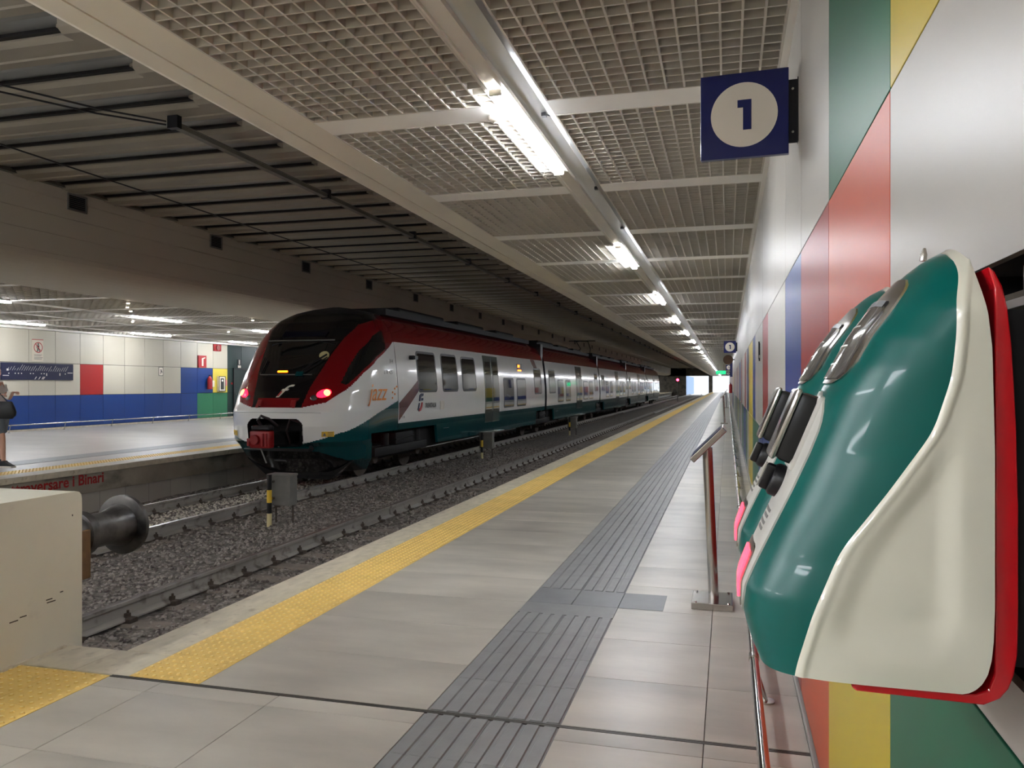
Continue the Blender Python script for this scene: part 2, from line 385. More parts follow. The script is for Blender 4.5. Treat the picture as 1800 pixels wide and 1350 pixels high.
while Y0 + (k - 1) * PW < YE - 1:
    y0 = Y0 + (k - 1) * PW
    mb_ = pal_b.get(k) or rp(['w_blue', 'w_green', 'w_white', 'w_yellow', 'w_red', 'w_green', 'w_blue'])
    mm_ = pal_m.get(k) or rp(['w_white', 'w_white', 'w_white', 'w_red', 'w_blue', 'w_yellow'])
    mt_ = pal_t.get(k) or 'w_white'
    if k < -1: mb_ = mm_ = mt_ = 'w_white'
    if k < 92:
        panel(y0, PB, Z1, mb_, wr)
        if k == 0:
            for (a, b, c, d) in ((y0 + .0022, .8, Z1, Z2), (1.25, y0 + PW - .0022, Z1, Z2), (.8, 1.25, Z1, 1.06), (.8, 1.25, 1.55, Z2)):
                pass
            t = MB(); a, b, c, d = y0 + .0022, y0 + PW - .0022, Z1 + .0022, Z2 - .0022
            for X in (0, .012):
                pass
            t.box(XW, XW + .012, a, .8, c, d).box(XW, XW + .012, 1.25, b, c, d).box(XW, XW + .012, .8, 1.25, c, 1.06).box(XW, XW + .012, .8, 1.25, 1.55, d)
            t.build('wall_panel', M[mm_], wr, fix=False)
        else: panel(y0, Z1, Z2, mm_, wr)
        panel(y0, Z2, ZC + .3, mt_, wr)
    else:
        for z0, z1, m_ in ((PB, Z1, mb_), (Z1, Z2, mm_), (Z2, ZC + .3, mt_)):
            if m_ not in farm: farm.append(m_)
            far.box(XW, XW + .012, y0 + .003, y0 + PW - .003, z0 + .003, z1 - .003, farm.index(m_))
    k += 1
tag(far.build('distant_wall_panels', [M[q] for q in farm], wr), kind='stuff')
MB().box(XW - .013, XW + .012, YN, YE, 0, PB - .004, bev=.003).build('baseboard_right', mat('base_grey', (150, 148, 144), .4, metal=.3), wr)
# wall recess behind the first validator
rc = MB(); rc.box(.36, .37, .84, 1.21, 1.09, 1.52).box(.335, .36, 1.05, 1.062, 1.07, 1.54)
rc.build('mounting_plate', mat('mount_brown_grey', (92, 84, 72), .5, metal=.4), wr)
MB().box(XW + .006, .345, .8, 1.25, 1.49, 1.50).box(XW + .01, .33, .9, .915, 1.06, 1.5).build('mounting_rail', M['vgrey'], wr)

# ------------------------------------------------------------------ ceiling over the near platform
BP, BY, BW = 2.12, 4.81, .27
GL0, GL1, CH0, GR0, GR1 = -2.67, -1.385, -1.25, -1.08, .278
cm = MB().box(-3.0, .33, YN, YE, ZC + .22, ZC + .3)
ceil = tag(cm.build('ceiling', M['plenum']), 'white ceiling of open grille panels between flat beams', kind='structure')
def grille(x0, x1, L, n, m_, depth=.08, cell=.105):
    """an open square grid of thin blades in its frame"""
    mb = MB(); nx = round((x1 - x0) / cell); ny = round(L / cell); hz = depth
    cx = (x1 - x0) / nx; cy = L / ny; t = .0055
    for i in range(1, nx): mb.box(x0 + i * cx - t, x0 + i * cx + t, 0, L, 0, hz)
    for j in range(1, ny): mb.box(x0, x1, j * cy - t, j * cy + t, .0005, hz)
    for a, b, c, d in ((x0, x0 + .012, 0, L), (x1 - .012, x1, 0, L), (x0, x1, 0, .012), (x0, x1, L - .012, L)): mb.box(a, b, c, d, -.002, hz)
    return mb.mesh(n, m_, fix=False)
gA = grille(GL0, GL1, BP - BW, 'grille_panel', M['grille']); gB = grille(GR0, GR1, BP - BW, 'grille_panel', M['grille'])
lid = MB().box(GL0, GL1, 0, BP - BW, .19, .195).mesh('grille_lid', M['plenum']); lid2 = MB().box(GR0, GR1, 0, BP - BW, .19, .195).mesh('grille_lid', M['plenum'])
bmA = MB().box(GL0, GL1, 0, BW, 0, .12).mesh('cross_beam', M['white']); bmB = MB().box(GR0, GR1, 0, BW, 0, .12).mesh('cross_beam', M['white'])
k = -5
while BY + k * BP < YE - BP:
    y = BY + k * BP
    link('cross_beam', bmA, ceil, (0, y, ZC)); link('cross_beam', bmB, ceil, (0, y, ZC))
    for g_, l_ in ((gA, lid), (gB, lid2)):
        link('grille_panel', g_, ceil, (0, y + BW, ZC)); link('grille_lid', l_, ceil, (0, y + BW, ZC))
    k += 1
MB().prism([(-2.67, ZC), (-2.912, ZC), (-2.912, ZC + .012), (-2.926, ZC + .012), (-2.926, ZC), (-3.08, ZC + .006), (-3.14, ZC + .03), (-3.175, ZC + .08),
            (-3.185, ZC + .16), (-3.185, ZC + .24), (-3.13, ZC + .24), (-3.05, ZC + .2), (-2.67, ZC + .2)], YN, YE, 'y').build('edge_beam', M['fascia_r'], ceil)
MB().box(-3.14, -3.0, YN, YE, ZC + .2, 4.95).build('upper_fascia', M['fascia'], ceil)
MB().box(GR1, .33, YN, YE, ZC, ZC + .15).build('wall_trim', M['white'], ceil)
# aluminium channel with the lamp trunking
MB().prism([(GL1, ZC + .1), (GL1, ZC), (-1.37, ZC), (-1.37, ZC + .018), (-1.29, ZC + .018), (-1.29, ZC), (-1.262, ZC), (-1.262, ZC + .1)], YN, YE, 'y').build('light_trunking', M['trunk'], ceil)
MB().prism([(-1.262, ZC + .1), (-1.262, ZC + .03), (-1.24, ZC + .035), (-1.13, ZC + .05), (-1.12, ZC + .008), (-1.08, ZC), (-1.08, ZC + .1)], YN, YE, 'y').build('service_channel', M['alu'], ceil)
ORD = ['nearest', 'second nearest', 'third nearest', 'fourth nearest', 'fifth nearest', 'sixth nearest', 'seventh nearest', 'eighth nearest', 'ninth nearest', 'tenth nearest']
def lamp(x, y, L, z, label, group, wd=.068, lm='lamp'):
    t = thing('light_tube', label, 'ceiling light', (x, y, z), 0, group)
    k_ = ('lamp', L, wd)
    if k_ not in pm:
        pm[k_] = MB().box(-wd / 2, wd / 2, .02, L - .02, -.034, .0, bev=.010).mesh('diffuser', M[lm])
        pm[(k_, 1)] = MB().box(-wd / 2 - .004, wd / 2 + .004, 0, .02, -.035, .0).mesh('end_cap', M['trunk'])
    link('diffuser', pm[k_], t); link('end_cap', pm[(k_, 1)], t); link('end_cap', pm[(k_, 1)], t, (0, L - .02, 0))
    return t
i = 0; y = -3.4
while y < YE - 3:
    if y < 0: lab, g = 'white light tube behind the viewpoint over the near platform', 'light tubes out of view'
    elif i < 10: lab, g = ORD[i] + ' glowing light tube above the near platform', 'light tubes above the near platform'; i += 1
    else: lab, g = 'tiny far glowing light tube in the row above the near platform', 'light tubes above the near platform'
    lamp(-1.33, y, 1.88, ZC, lab, g); y += 5.5 if y > 0 else 7.94

# ------------------------------------------------------------------ track deck, left fascia, far platform
FX = -10.6; DZ = 4.62
dk = tag(MB().box(-10.9, -3.0, YN, YE, 5.0, 5.15).build('ceiling', M['black']), 'dark ribbed sheet-metal deck above the tracks', kind='structure')
P = .93
unit = MB()
unit.prism([(0, 5.02), (0, DZ + .04), (.05, DZ), (.27, DZ - .005), (.285, DZ - .02), (.30, DZ - .005), (.44, DZ), (.50, DZ + .05), (.50, 5.02)], FX - .05, -3.14, 'x', 0)
unit.prism([(.50, 5.02), (.50, DZ + .09), (.62, DZ + .06), (.865, DZ + .09), (.865, 5.02)], FX - .05, -3.14, 'x', 1)
unit.box(-5.93, -3.14, .80, P, DZ + .05, 5.02, 0)
unit.box(FX - .05, -5.93, .865, .92, DZ + .055, DZ + .2, 2)  # black strip stands in for the shade deep in the slot
unit.prism([(.60, DZ + .07), (.60, DZ - .06), (.66, DZ - .1), (P - .03, DZ - .1), (P + .02, DZ - .06), (P + .02, DZ + .07)], -5.72, -5.38, 'x', 0)
um = unit.mesh('deck_rib', [M['deck'], M['deck2'], M['black']])
y = 6.03 - P * 13
nr = 0
while y < YE:
    link('deck_rib', um, dk, (0, y - .86, 0)); y += P; nr += 1
# left fascia
fp = [(-10.6, 5.0)]
for z in (4.46, 4.16, 3.85, 3.53):
    fp += [(-10.6, z + .008), (-10.612, z + .004), (-10.612, z - .004), (-10.6, z - .008)]
for a in range(1, 13):
    th = a / 12 * PI / 2
    fp.append((-10.6 - 1.3 * (1 - math.cos(th)), 3.5 - .37 * math.sin(th)))
fp += [(-11.9, 3.22), (-11.95, 5.0)]
fl = tag(MB().prism(fp, YN, YE, 'y').build('trim_1', M['fascia']), 'grooved beam with a rounded underside above the far platform edge', kind='structure')
MB().box(-10.62, -10.5, YN, YE, 4.64, 4.69).box(-10.6, -10.54, YN, YE, 4.7, 4.78).build('cable_tray', M['vent'], fl)
def vent(y, label):
    t = thing('ventilation_grille', label, 'vent', (-10.6, y, 4.32), 0, 'square vents along the far fascia')
    if 'vf' not in pm:
        a = MB()
        for q in ((0, .03, 0, .28), (.39, .42, 0, .28), (0, .42, 0, .025), (0, .42, .255, .28)): a.box(-.01, .018, q[0], q[1], q[2], q[3])
        pm['vf'] = a.mesh('frame', M['box_grey'])
        b = MB().box(-.02, .002, .02, .4, .02, .26, 1)
        for j in range(7): b.prism([(.002, .035 + j * .032), (.014, .028 + j * .032), (.014, .034 + j * .032), (.002, .043 + j * .032)], .03, .39, 'y', 0)
        pm['vl'] = b.mesh('louvre', [M['vent'], M['dk']])
    link('frame', pm['vf'], t); link('louvre', pm['vl'], t)
for i in range(26):
    y = 10.9 + (i - 1) * 3.79 if i else 7.1
    if i == 0: lab = 'square vent on the fascia beyond the left frame edge'
    elif i <= 8: lab = ['nearest', 'second nearest', 'third nearest', 'fourth nearest', 'fifth nearest', 'sixth nearest', 'seventh nearest', 'eighth nearest'][i - 1] + ' dark square vent on the far grooved fascia'
    else: lab = 'tiny far dark vent on the grooved fascia above the train roof'
    vent(y, lab)
# far platform
XLW = -20.5; XE = -10.38
fpf = MB().box(XLW - .2, XE - .02, 3.53, YE, -.9, 0)
flo = tag(fpf.build('floor', M['floorL']), 'floor of the far platform', kind='structure')
MB().box(-10.78, XE + .03, 3.53, YE, -.09, .006, bev=.004).build('coping_strip', M['trav'], flo)
dl = domed(.4, .4, 6, 6).mesh('yellow_paver', [M['yellow'], M['ydome']])
y = 3.6
while y < 40: link('yellow_paver', dl, flo, (-10.985, y + .2, .004)); y += .4
MB().box(-11.185, -10.785, y, YE, -.01, .005).build('distant_yellow_strip', M['yellow'], flo)
MB().box(-12.58, -11.95, 3.53, YE, -.01, .004).build('tactile_strip', M['tact'], flo)
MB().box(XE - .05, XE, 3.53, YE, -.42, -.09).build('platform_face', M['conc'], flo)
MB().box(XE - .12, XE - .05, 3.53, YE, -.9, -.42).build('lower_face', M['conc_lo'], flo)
text('Vietato attraversare i Binari', .245, M['red_paint'], flo, (XE + .002, 11.47, -.265), (PI / 2, 0, PI / 2), 'painted_warning', bold=.006, align='RIGHT', ext=.0008)
# left wall
wl = tag(MB().box(XLW - .3, XLW - .012, YN, YE, 0, 3.6).build('wall_left', M['dk']), 'wall of square white and blue panels behind the far platform', kind='structure')
W1, W2, W3 = 1.07, 2.08, 3.09
pml = {}
M['l_white'] = mat('left_panel_white', (186, 179, 162), .4, rnd=.03, bump=.001, bscale=3); M['l_blue'] = mat('left_panel_blue', (8, 52, 118), .4, rnd=.04)
M['l_red'] = mat('left_panel_red', (156, 26, 24), .4); M['l_green'] = mat('left_panel_green', (44, 116, 80), .4); M['l_yel'] = mat('left_panel_yellow', (214, 192, 72), .4)
M['l_dg'] = mat('left_panel_dark_green', (20, 46, 42), .45)
def lpanel(y0, z0, z1, m):
    k_ = (round(z1 - z0, 3), m)
    if k_ not in pml: pml[k_] = MB().box(-.012, 0, .006, .994, .006, z1 - z0 - .006, bev=.004).mesh('wall_panel', M[m])
    link('wall_panel', pml[k_], wl, (XLW, y0, z0))
yy = 18.62 - 22
for i in range(-22, 40):
    y = 18.62 + i
    b_, m_, t_ = 'l_blue', 'l_white', 'l_white'
    if i == 3: m_ = 'l_red'
    if i in (8, 9): m_ = 'l_blue'
    if i in (9, 10): b_ = 'l_green'
    if i == 10: m_ = 'l_yel'
    if 11 <= i <= 15: b_ = m_ = t_ = 'l_dg'
    if i > 15:
        b_ = random.choice(['l_blue', 'l_green', 'l_white']); m_ = random.choice(['l_white', 'l_white', 'l_red', 'l_yel'])
    lpanel(y, .06, W1, b_); lpanel(y, W1, W2, m_); lpanel(y, W2, W3, t_)
MB().box(XLW - .012, XLW, 58.6, YE, .06, W3).build('distant_wall_panels', M['l_white'], wl)
MB().box(XLW - .01, XLW + .02, YN, YE, 0, .055).build('baseboard_left', M['trav'], wl)
# far platform ceiling
cl = tag(MB().box(XLW, -11.9, YN, YE, 3.34, 3.4).build('ceiling', M['plenum']), 'open grille ceiling above the far platform', kind='structure')
gx = [(-20.35, -19.25), (-18.95, -16.8), (-16.65, -14.65), (-14.35, -11.98)]
ugs = [grille(a, b, BP - .14, 'grille_panel', M['grille'], cell=.2) for a, b in gx]
LP = 2.12
k = -4
while 4.8 + k * LP < 75:
    y = 4.8 + k * LP
    MB().box(XLW, -11.9, y, y + .14, 3.14, 3.3).build('cross_beam', M['white'], cl) if k == -4 else link('cross_beam', pm['lb'], cl, (0, y, 0))
    if k == -4: pm['lb'] = MB().box(XLW, -11.9, 0, .14, 3.14, 3.3).mesh('cross_beam', M['white'])
    for g_ in ugs: link('grille_panel', g_, cl, (0, y + .14, 3.15))
    k += 1
MB().box(XLW, -11.9, 4.8 + k * LP, YE, 3.16, 3.3).build('distant_grille', M['plenum'], cl)
MB().box(-19.25, -18.95, YN, YE, 3.14, 3.28).build('long_beam', M['white'], cl)
MB().box(-14.65, -14.35, YN, YE, 3.14, 3.28).build('long_beam', M['white'], cl)
MB().box(-16.8, -16.65, YN, YE, 3.14, 3.28).build('long_beam', M['white'], cl)
MB().box(XLW, -20.35, YN, YE, 3.09, 3.3).build('wall_trim', M['white'], cl)
for X, nm in ((-14.5, 'outer'), (-19.1, 'inner')):
    y = 16.87 - 5.4 * 4; i = 0
    while y < YE - 3:
        nice = y > 9
        row = 'row nearer the tracks' if nm == 'outer' else 'row nearer the far wall'
        if nice and i < 6: lab = ORD[i] + ' light tube above the far platform, ' + row; i += 1
        else: lab = 'hidden light tube above the far platform, ' + row
        lamp(X, y, 1.95, 3.138, lab, 'light tubes above the far platform', wd=.09, lm='lamp2'); y += 5.4
for i, (x, y) in enumerate([(-11.98, 13.9), (-12.6, 14.6), (-13.2, 15.4), (-15.4, 18.04), (-11.98, 18.4), (-15.4, 22.3)]):
    t = thing('ceiling_spotlight', ['small bright spotlight nearest the fascia, above the far platform', 'small bright spotlight just left of the one nearest the fascia',
              'small bright spotlight third from the fascia, left of a light tube', 'small bright spotlight between the two nearer light tubes',
              'small bright spotlight just left of the train roof', 'small dim spotlight further left of the train roof'][i], 'spotlight', (x, y, 3.14), 0, 'small spotlights above the far platform')
    MB().tube([(0, 0, 0), (0, 0, -.05)], .035, 10).build('housing', M['swhite'], t); MB().tube([(0, 0, -.05), (0, 0, -.062)], .028, 10).build('lens', M['spot'], t)
for x, y, lab in ((-5.2, -4.6, 'added unseen fill lamp near the platform, back row'), (-8.6, -4.6, 'added unseen fill lamp near the far beam, back row'), (-5.2, -.8, 'added unseen fill lamp near the platform, front row'), (-8.6, -.8, 'added unseen fill lamp near the far beam, front row')):
    t = thing('added_fill_lamp', lab, 'lamp', (x, y, 3.7), 0, 'added fill lamps behind the viewpoint')  # unseen lamps, added to brighten the near deck, fascia and train
    MB().tube([(0, 0, 0), (0, 2.4, 0)], .07, 12).build('diffuser', M['lamp3'], t, smooth=True)
    for q in (.2, 2.2): MB().tube([(0, q, .07), (0, q, .9)], .006, 6).build('hanger', M['bkm'], t)
# station ends
bw = tag(MB().box(XLW - .3, .6, YN - .3, YN, 0, 5.2).build('wall_back', M['fascia']), 'back wall of the concourse', kind='structure')
end = MB().box(XLW - .3, -7.7, YE, YE + .5, -1, 5.2).box(-3.5, -2.75, YE, YE + .4, -1, 3.2).box(XLW - .3, .6, YE, YE + .5, 3.1, 5.2)
tag(end.build('wall_far', M['conc_lo']), 'dark end wall around the bright tunnel mouth', kind='structure')
tag(MB().box(-9, -8.6, YE + .5, YE + 60, -1, 3.4).build('wall_outside', mat('blue_wall', (120, 150, 190), .5)), 'blue wall outside the tunnel mouth', kind='structure')

# ------------------------------------------------------------------ track bed and ballast
ZR = -.55; ZB = -.722
tb = MB(); nx, ny = 60, 260
xs = np.linspace(-10.45, -3.0, nx); ysv = np.concatenate([np.linspace(3.4, 30, 180), np.linspace(30.5, 175, ny - 180)])
RAILS = [-5.27, -3.77, -7.65, -9.15]
def bed(x, y):
    z = ZB + .02 * math.sin(x * 3.1 + y * .9) * math.sin(y * 1.7)
    for c in (-4.52, -8.4):
        d = abs(x - c)
        if d > 1.0: z -= .02 * min(1, (d - 1.0) / .4)
    if -7.2 < x < -5.6: z += .05
    return z
vs = [(x, y, bed(x, y) + random.uniform(-.014, .014)) for y in ysv for x in xs]
fs = [(j * nx + i, j * nx + i + 1, (j + 1) * nx + i + 1, (j + 1) * nx + i) for j in range(ny - 1) for i in range(nx - 1)]
tb.add(vs, fs)
bedo = tag(tb.build('track_bed', M['ballast_bed'], smooth=True), 'dark crushed-stone track bed between the platforms', kind='structure')
MB().box(-10.6, -2.9, 2.0, 178, -1.2, -.9).build('subgrade', M['ballast_bed'], bedo)
def stones(n, y0, y1, smin, smax, m, name, xr=(-10.3, -3.35), lift=.0):
    ico_v = np.array([(0, 0, 1), (.894, 0, .447), (.276, .851, .447), (-.724, .526, .447), (-.724, -.526, .447), (.276, -.851, .447),
                      (.724, .526, -.447), (-.276, .851, -.447), (-.894, 0, -.447), (-.276, -.851, -.447), (.724, -.526, -.447), (0, 0, -1)])
    ico_f = np.array([(0, 1, 2), (0, 2, 3), (0, 3, 4), (0, 4, 5), (0, 5, 1), (1, 6, 2), (2, 7, 3), (3, 8, 4), (4, 9, 5), (5, 10, 1), (6, 7, 2), (7, 8, 3), (8, 9, 4), (9, 10, 5), (10, 6, 1), (11, 7, 6), (11, 8, 7), (11, 9, 8), (11, 10, 9), (11, 6, 10)])
    u = rng.random(n); Y = y0 + (y1 - y0) * u ** 1.45; X = rng.uniform(xr[0], xr[1], n)
    Z = np.array([bed(a, b) for a, b in zip(X, Y)]) + lift
    keep = np.ones(n, bool)
    for r in RAILS: keep &= np.abs(X - r) > .085
    X, Y, Z = X[keep], Y[keep], Z[keep]; n = len(X)
    s = rng.uniform(smin, smax, (n, 1)) * rng.uniform(.6, 1.25, (n, 3)); s[:, 2] *= .75
    ang = rng.random(n) * 2 * PI; jit = 1 + rng.uniform(-.3, .3, (n, 12, 3))
    V = ico_v[None] * jit * s[:, None, :]
    ca, sa = np.cos(ang)[:, None], np.sin(ang)[:, None]
    Xr = V[:, :, 0] * ca - V[:, :, 1] * sa; Yr = V[:, :, 0] * sa + V[:, :, 1] * ca
    V = np.stack([Xr + X[:, None], Yr + Y[:, None], V[:, :, 2] + Z[:, None] + rng.uniform(-.006, .012, n)[:, None]], -1).reshape(-1, 3)
    F = (ico_f[None] + (np.arange(n) * 12)[:, None, None]).reshape(-1, 3)
    me = bpy.data.meshes.new(name); me.vertices.add(len(V)); me.vertices.foreach_set('co', V.ravel())
    me.loops.add(len(F) * 3); me.loops.foreach_set('vertex_index', F.ravel().astype(np.int32))
    me.polygons.add(len(F)); me.polygons.foreach_set('loop_start', np.arange(0, len(F) * 3, 3, dtype=np.int32))
    me.materials.append(M[m]); me.update(calc_edges=True)
    return tag(link(name, me, bedo), kind='stuff')
stones(34000, 3.55, 26, .014, .034, 'stone', 'ballast')
stones(2600, 8.5, 17, .014, .03, 'stone_l', 'pale_ballast', (-9.05, -7.75), .012)
# rails
def railprof(x, z):
    return [(x - .07, z - .17), (x + .07, z - .17), (x + .07, z - .155), (x + .012, z - .13), (x + .009, z - .045), (x + .035, z - .035), (x + .035, z - .004), (x + .028, z),
            (x - .028, z), (x - .035, z - .004), (x - .035, z - .035), (x - .009, z - .045), (x - .012, z - .13), (x - .07, z - .155)]
def track(c, xs, label, top, y0):
    t = thing('railway_track', label, 'track', (0, 0, 0))
    for x in xs:
        r = MB(); n = 14; pr = railprof(x, ZR); vs = [(p[0], y0, p[1]) for p in pr] + [(p[0], 175, p[1]) for p in pr]
        fs = [tuple(range(n)), tuple(range(2 * n - 1, n - 1, -1))]; r.add(vs, fs, 0)
        for i_ in range(n): r.f.append((i_, i_ + n, (i_ + 1) % n + n, (i_ + 1) % n)); r.mi.append(1 if i_ == 7 else 0)
        r.build('rail', [M['rail'], top], t)
    sl = MB().box(-1.2, 1.2, -.11, .11, -.14, .0, bev=.02).mesh('sleeper', M['sleeper'])
    cp = MB()
    for sx in (-1, 1):
        cp.box(sx * .05 - .02, sx * .05 + .02, -.025, .025, -.02, .05, bev=.006).tube([(sx * .055, 0, -.02), (sx * .055, 0, .075)], .012, 6)
        cp.box(sx * .09 - .035, sx * .09 + .035, -.045, .045, -.03, .012, bev=.006)
    cp.box(-.12, .12, -.05, .05, -.045, -.004)
    cm_ = cp.mesh('rail_clip', M['rust'])
    y = y0 + .35; i_ = 0
    while y < 60:
        link('sleeper', sl, t, (c, y, ZR - .185)); 
        for x in xs: link('rail_clip', cm_, t, (x, y, ZR - .155))
        y += .6 if y < 45 else .66
    return t
track(-4.52, (-5.27, -3.77), 'empty railway track beside the near platform, ending at the buffer block', M['railtop_d'], 3.9)
track(-8.4, (-7.65, -9.15), 'railway track under the train beside the far platform', M['railtop'], 4.2)

# ------------------------------------------------------------------ buffer stop
blk = MB(); pts = [(3.62, -.85), (3.62, .775), (3.615, .8), (3.6, .815), (3.58, .821), (2.0, .821), (2.0, -.0), (1.9, -.85)]
blk.prism(pts, -5.75, -3.42, 'x')
bs = tag(blk.build('buffer_block', M['block'], smooth=True), 'cream painted concrete block at the track end, left foreground', 'buffer stop')
cr = MB()
for a, b, c_ in ((3.0, 3.03, .18), (3.16, 3.21, .225), (3.22, 3.26, .235), (3.38, 3.42, .28), (3.385, 3.44, .265), (3.47, 3.49, .3), (2.9, 2.93, .165)):
    cr.box(-3.4202, -3.4188, a, b, c_ - .003, c_ + .003)
cr.box(-3.4202, -3.4188, 3.55, 3.556, .69, .7)
cr.build('crack', M['crack'], bs)
MB().box(-3.43, -3.405, 2.0, 3.5, -.01, .012).build('mortar_fillet', M['trav'], bs)
bu = thing('track_buffer', 'greasy black round buffer sticking out of the concrete block', 'buffer', (-3.98, 3.62, .45))
MB().tube([(0, 0, 0), (0, .55, 0), (0, .56, 0)], [.125, .125, .12], 28).build('housing', M['buf'], bu, smooth=True)
MB().tube([(0, .53, 0), (0, .54, 0), (0, .60, 0), (0, .61, 0)], [.125, .142, .142, .125], 28).build('collar', M['buf'], bu, smooth=True)
MB().tube([(0, .60, 0), (0, .80, 0), (0, .84, 0), (0, .93, 0)], [.112, .112, .125, .145], 28).build('plunger', M['buf'], bu, smooth=True)
MB().tube([(0, .92, 0), (0, .935, 0), (0, .965, 0), (0, .985, 0)], [.15, .20, .20, .175], 40).build('buffer_head', M['buf'], bu, smooth=True)
MB().box(-.16, .16, .0, .02, -.55, -.08, bev=.004).box(-.012, .012, 0, .2, -.5, -.1).box(-.16, .16, .19, .21, -.42, -.1, bev=.004).box(.128, .155, 0, .50, -.25, .05, bev=.004).build('bracket', M['bufrust'], bu)

# ------------------------------------------------------------------ validators
VZ = [1.078, 1.09, 1.10, 1.115, 1.13, 1.16, 1.20, 1.276, 1.39, 1.461, 1.505, 1.53, 1.546, 1.556, 1.56]
VX = [.036, .030, .026, .021, .018, .018, .032, .066, .112, .150, .182, .205, .224, .243, .252]
BZ = [1.05, 1.084, 1.149, 1.219, 1.282, 1.35, 1.41, 1.469, 1.525, 1.545, 1.56]; BX = [.069, .072, .091, .12, .165, .209, .227, .231, .232, .240, .243]
def _smooth(zk, xk, k):
    z = np.linspace(1.04, 1.60, 561); x = np.interp(z, zk, xk); w_ = np.hanning(2 * k + 3)[1:-1]; w_ /= w_.sum()
    return z, np.convolve(np.pad(x, k, mode='edge'), w_, mode='valid')
BZ, BX = _smooth(BZ, BX, 26); VZ, VX = _smooth(VZ, VX, 7)
XB_ = .262; VY = 1.06; HW = .135
def vn(z): return float(np.interp(z, [1.078, 1.12, 1.2, 1.32], [5.2, 4.2, 3.0, 2.45]))
def vsurf(q, z):
    """q in -1..1 across, returns X, y offset"""
    xf = float(np.interp(z, VZ, VX)); hw = HW * (1 - .3 * max(0, (z - 1.50) / .06) ** 2.4)
    xb = float(np.interp(z, [1.078, 1.080, 1.084, 1.090, 1.10, 1.115, 1.135, 1.17, 1.33, 1.45, 1.50, 1.525, 1.545, 1.555, 1.56], [.236, .243, .249, .2545, .2595, .263, .265, .266, .266, .2635, .260, .257, .2545, .2535, .2532]))
    a = abs(q) * PI / 2; n = vn(z)
    yy_ = math.sin(a) ** (2 / n); d = max(0, math.cos(a)) ** (2 / n)
    X = xb - (xb - xf) * d
    return X, math.copysign(hw * yy_, q), xb
def vmesh():
    n1, n2, nz = 34, 70, 130; zs = [1.078 + (1.56 - 1.078) * (.45 * j / nz + .55 * (1 - math.cos(PI * j / nz)) / 2) for j in range(nz + 1)]
    G = []
    for z in zs:
        bx = float(np.interp(z, BZ, BX)); lo, hi = 0., 1.
        for _ in range(30):
            m_ = (lo + hi) / 2
            if vsurf(m_, z)[0] > bx: hi = m_
            else: lo = m_
        qb = min(.995, max(.03, (lo + hi) / 2)); row = []
        qs = [-1 + (1 - qb) * i / n1 for i in range(n1)] + [-qb + 2 * qb * i / n2 for i in range(n2)] + [qb + (1 - qb) * i / n1 for i in range(n1 + 1)]
        for q in qs:
            X, yo, xb = vsurf(q, z); e = X - bx
            if e > 0 and abs(q) > .5:
                hollow = min(1, max(0, (e - .012) / .03)) * min(1, max(0, (XB_ - .03 - X) / .03 + .25)) * min(1, max(0, (z - 1.10) / .05)) * min(1, max(0, (1.5 - z) / .06))
                yo -= math.copysign(.009 * hollow * hollow * (3 - 2 * hollow), q)
                if e < .012: yo += math.copysign(.0025 * math.sin(e / .012 * PI), q)
            row.append((X, yo, z - .048 * min(1, max(0, (z - 1.42) / .14)) * (yo / HW) ** 2))
        G.append(row)
    def part(i0, i1, mb):
        W_ = i1 - i0 + 1
        mb.add([v for r in G for v in r[i0:i1 + 1]], [(j * W_ + i, j * W_ + i + 1, (j + 1) * W_ + i + 1, (j + 1) * W_ + i) for j in range(nz) for i in range(W_ - 1)])
    g = MB(); part(n1, n1 + n2, g)
    c_ = MB(); part(0, n1, c_); part(n1 + n2, 2 * n1 + n2, c_)
    n_ = len(G[0]); c_.add(G[0], [list(range(n_))]); c_.add(G[-1], [list(range(n_))[::-1]])
    return g.mesh('cover', M['green'], True, fix=False), c_.mesh('housing', M['cream'], True, fix=False)
vg, vc = vmesh()
def vface(x_off, q0, q1, z0, z1, n=10, mz=24, rounding=.0, th=.003):
    """a thin plate that follows the front of the validator; q in metres across"""
    mb = MB(); V = []
    for j in range(mz + 1):
        z = z0 + (z1 - z0) * j / mz
        # rounded ends
        e = min(j, mz - j) / mz * (z1 - z0); rr_ = rounding
        sh = 0 if e >= rr_ or rr_ == 0 else (1 - math.sqrt(max(0, 1 - ((rr_ - e) / rr_) ** 2))) * min(rr_, (q1 - q0) / 2)
        for i in range(n + 1):
            yq = (q0 + sh) + (q1 - q0 - 2 * sh) * i / n
            s_ = min(1, (abs(yq) / HW)) ** (vn(z) / 2); qn = math.asin(min(1, s_)) / (PI / 2)
            X, _, _ = vsurf(qn, z); V.append((X - x_off, yq, z - .048 * min(1, max(0, (z - 1.42) / .14)) * (yq / HW) ** 2))
    W_ = n + 1; F = [(j * W_ + i, j * W_ + i + 1, (j + 1) * W_ + i + 1, (j + 1) * W_ + i) for j in range(mz) for i in range(n)]
    m2 = len(V); V2 = V + [(a + th + x_off, b, c_) for a, b, c_ in V]
    ring = [i for i in range(W_)] + [j * W_ + n for j in range(1, mz + 1)] + [mz * W_ + i for i in range(n - 1, -1, -1)] + [j * W_ for j in range(mz - 1, 0, -1)]
    F2 = F + [(ring[k_], ring[(k_ + 1) % len(ring)], ring[(k_ + 1) % len(ring)] + m2, ring[k_] + m2) for k_ in range(len(ring))]
    return mb.add(V2, F2)
def fx(z): return float(np.interp(z, VZ, VX))
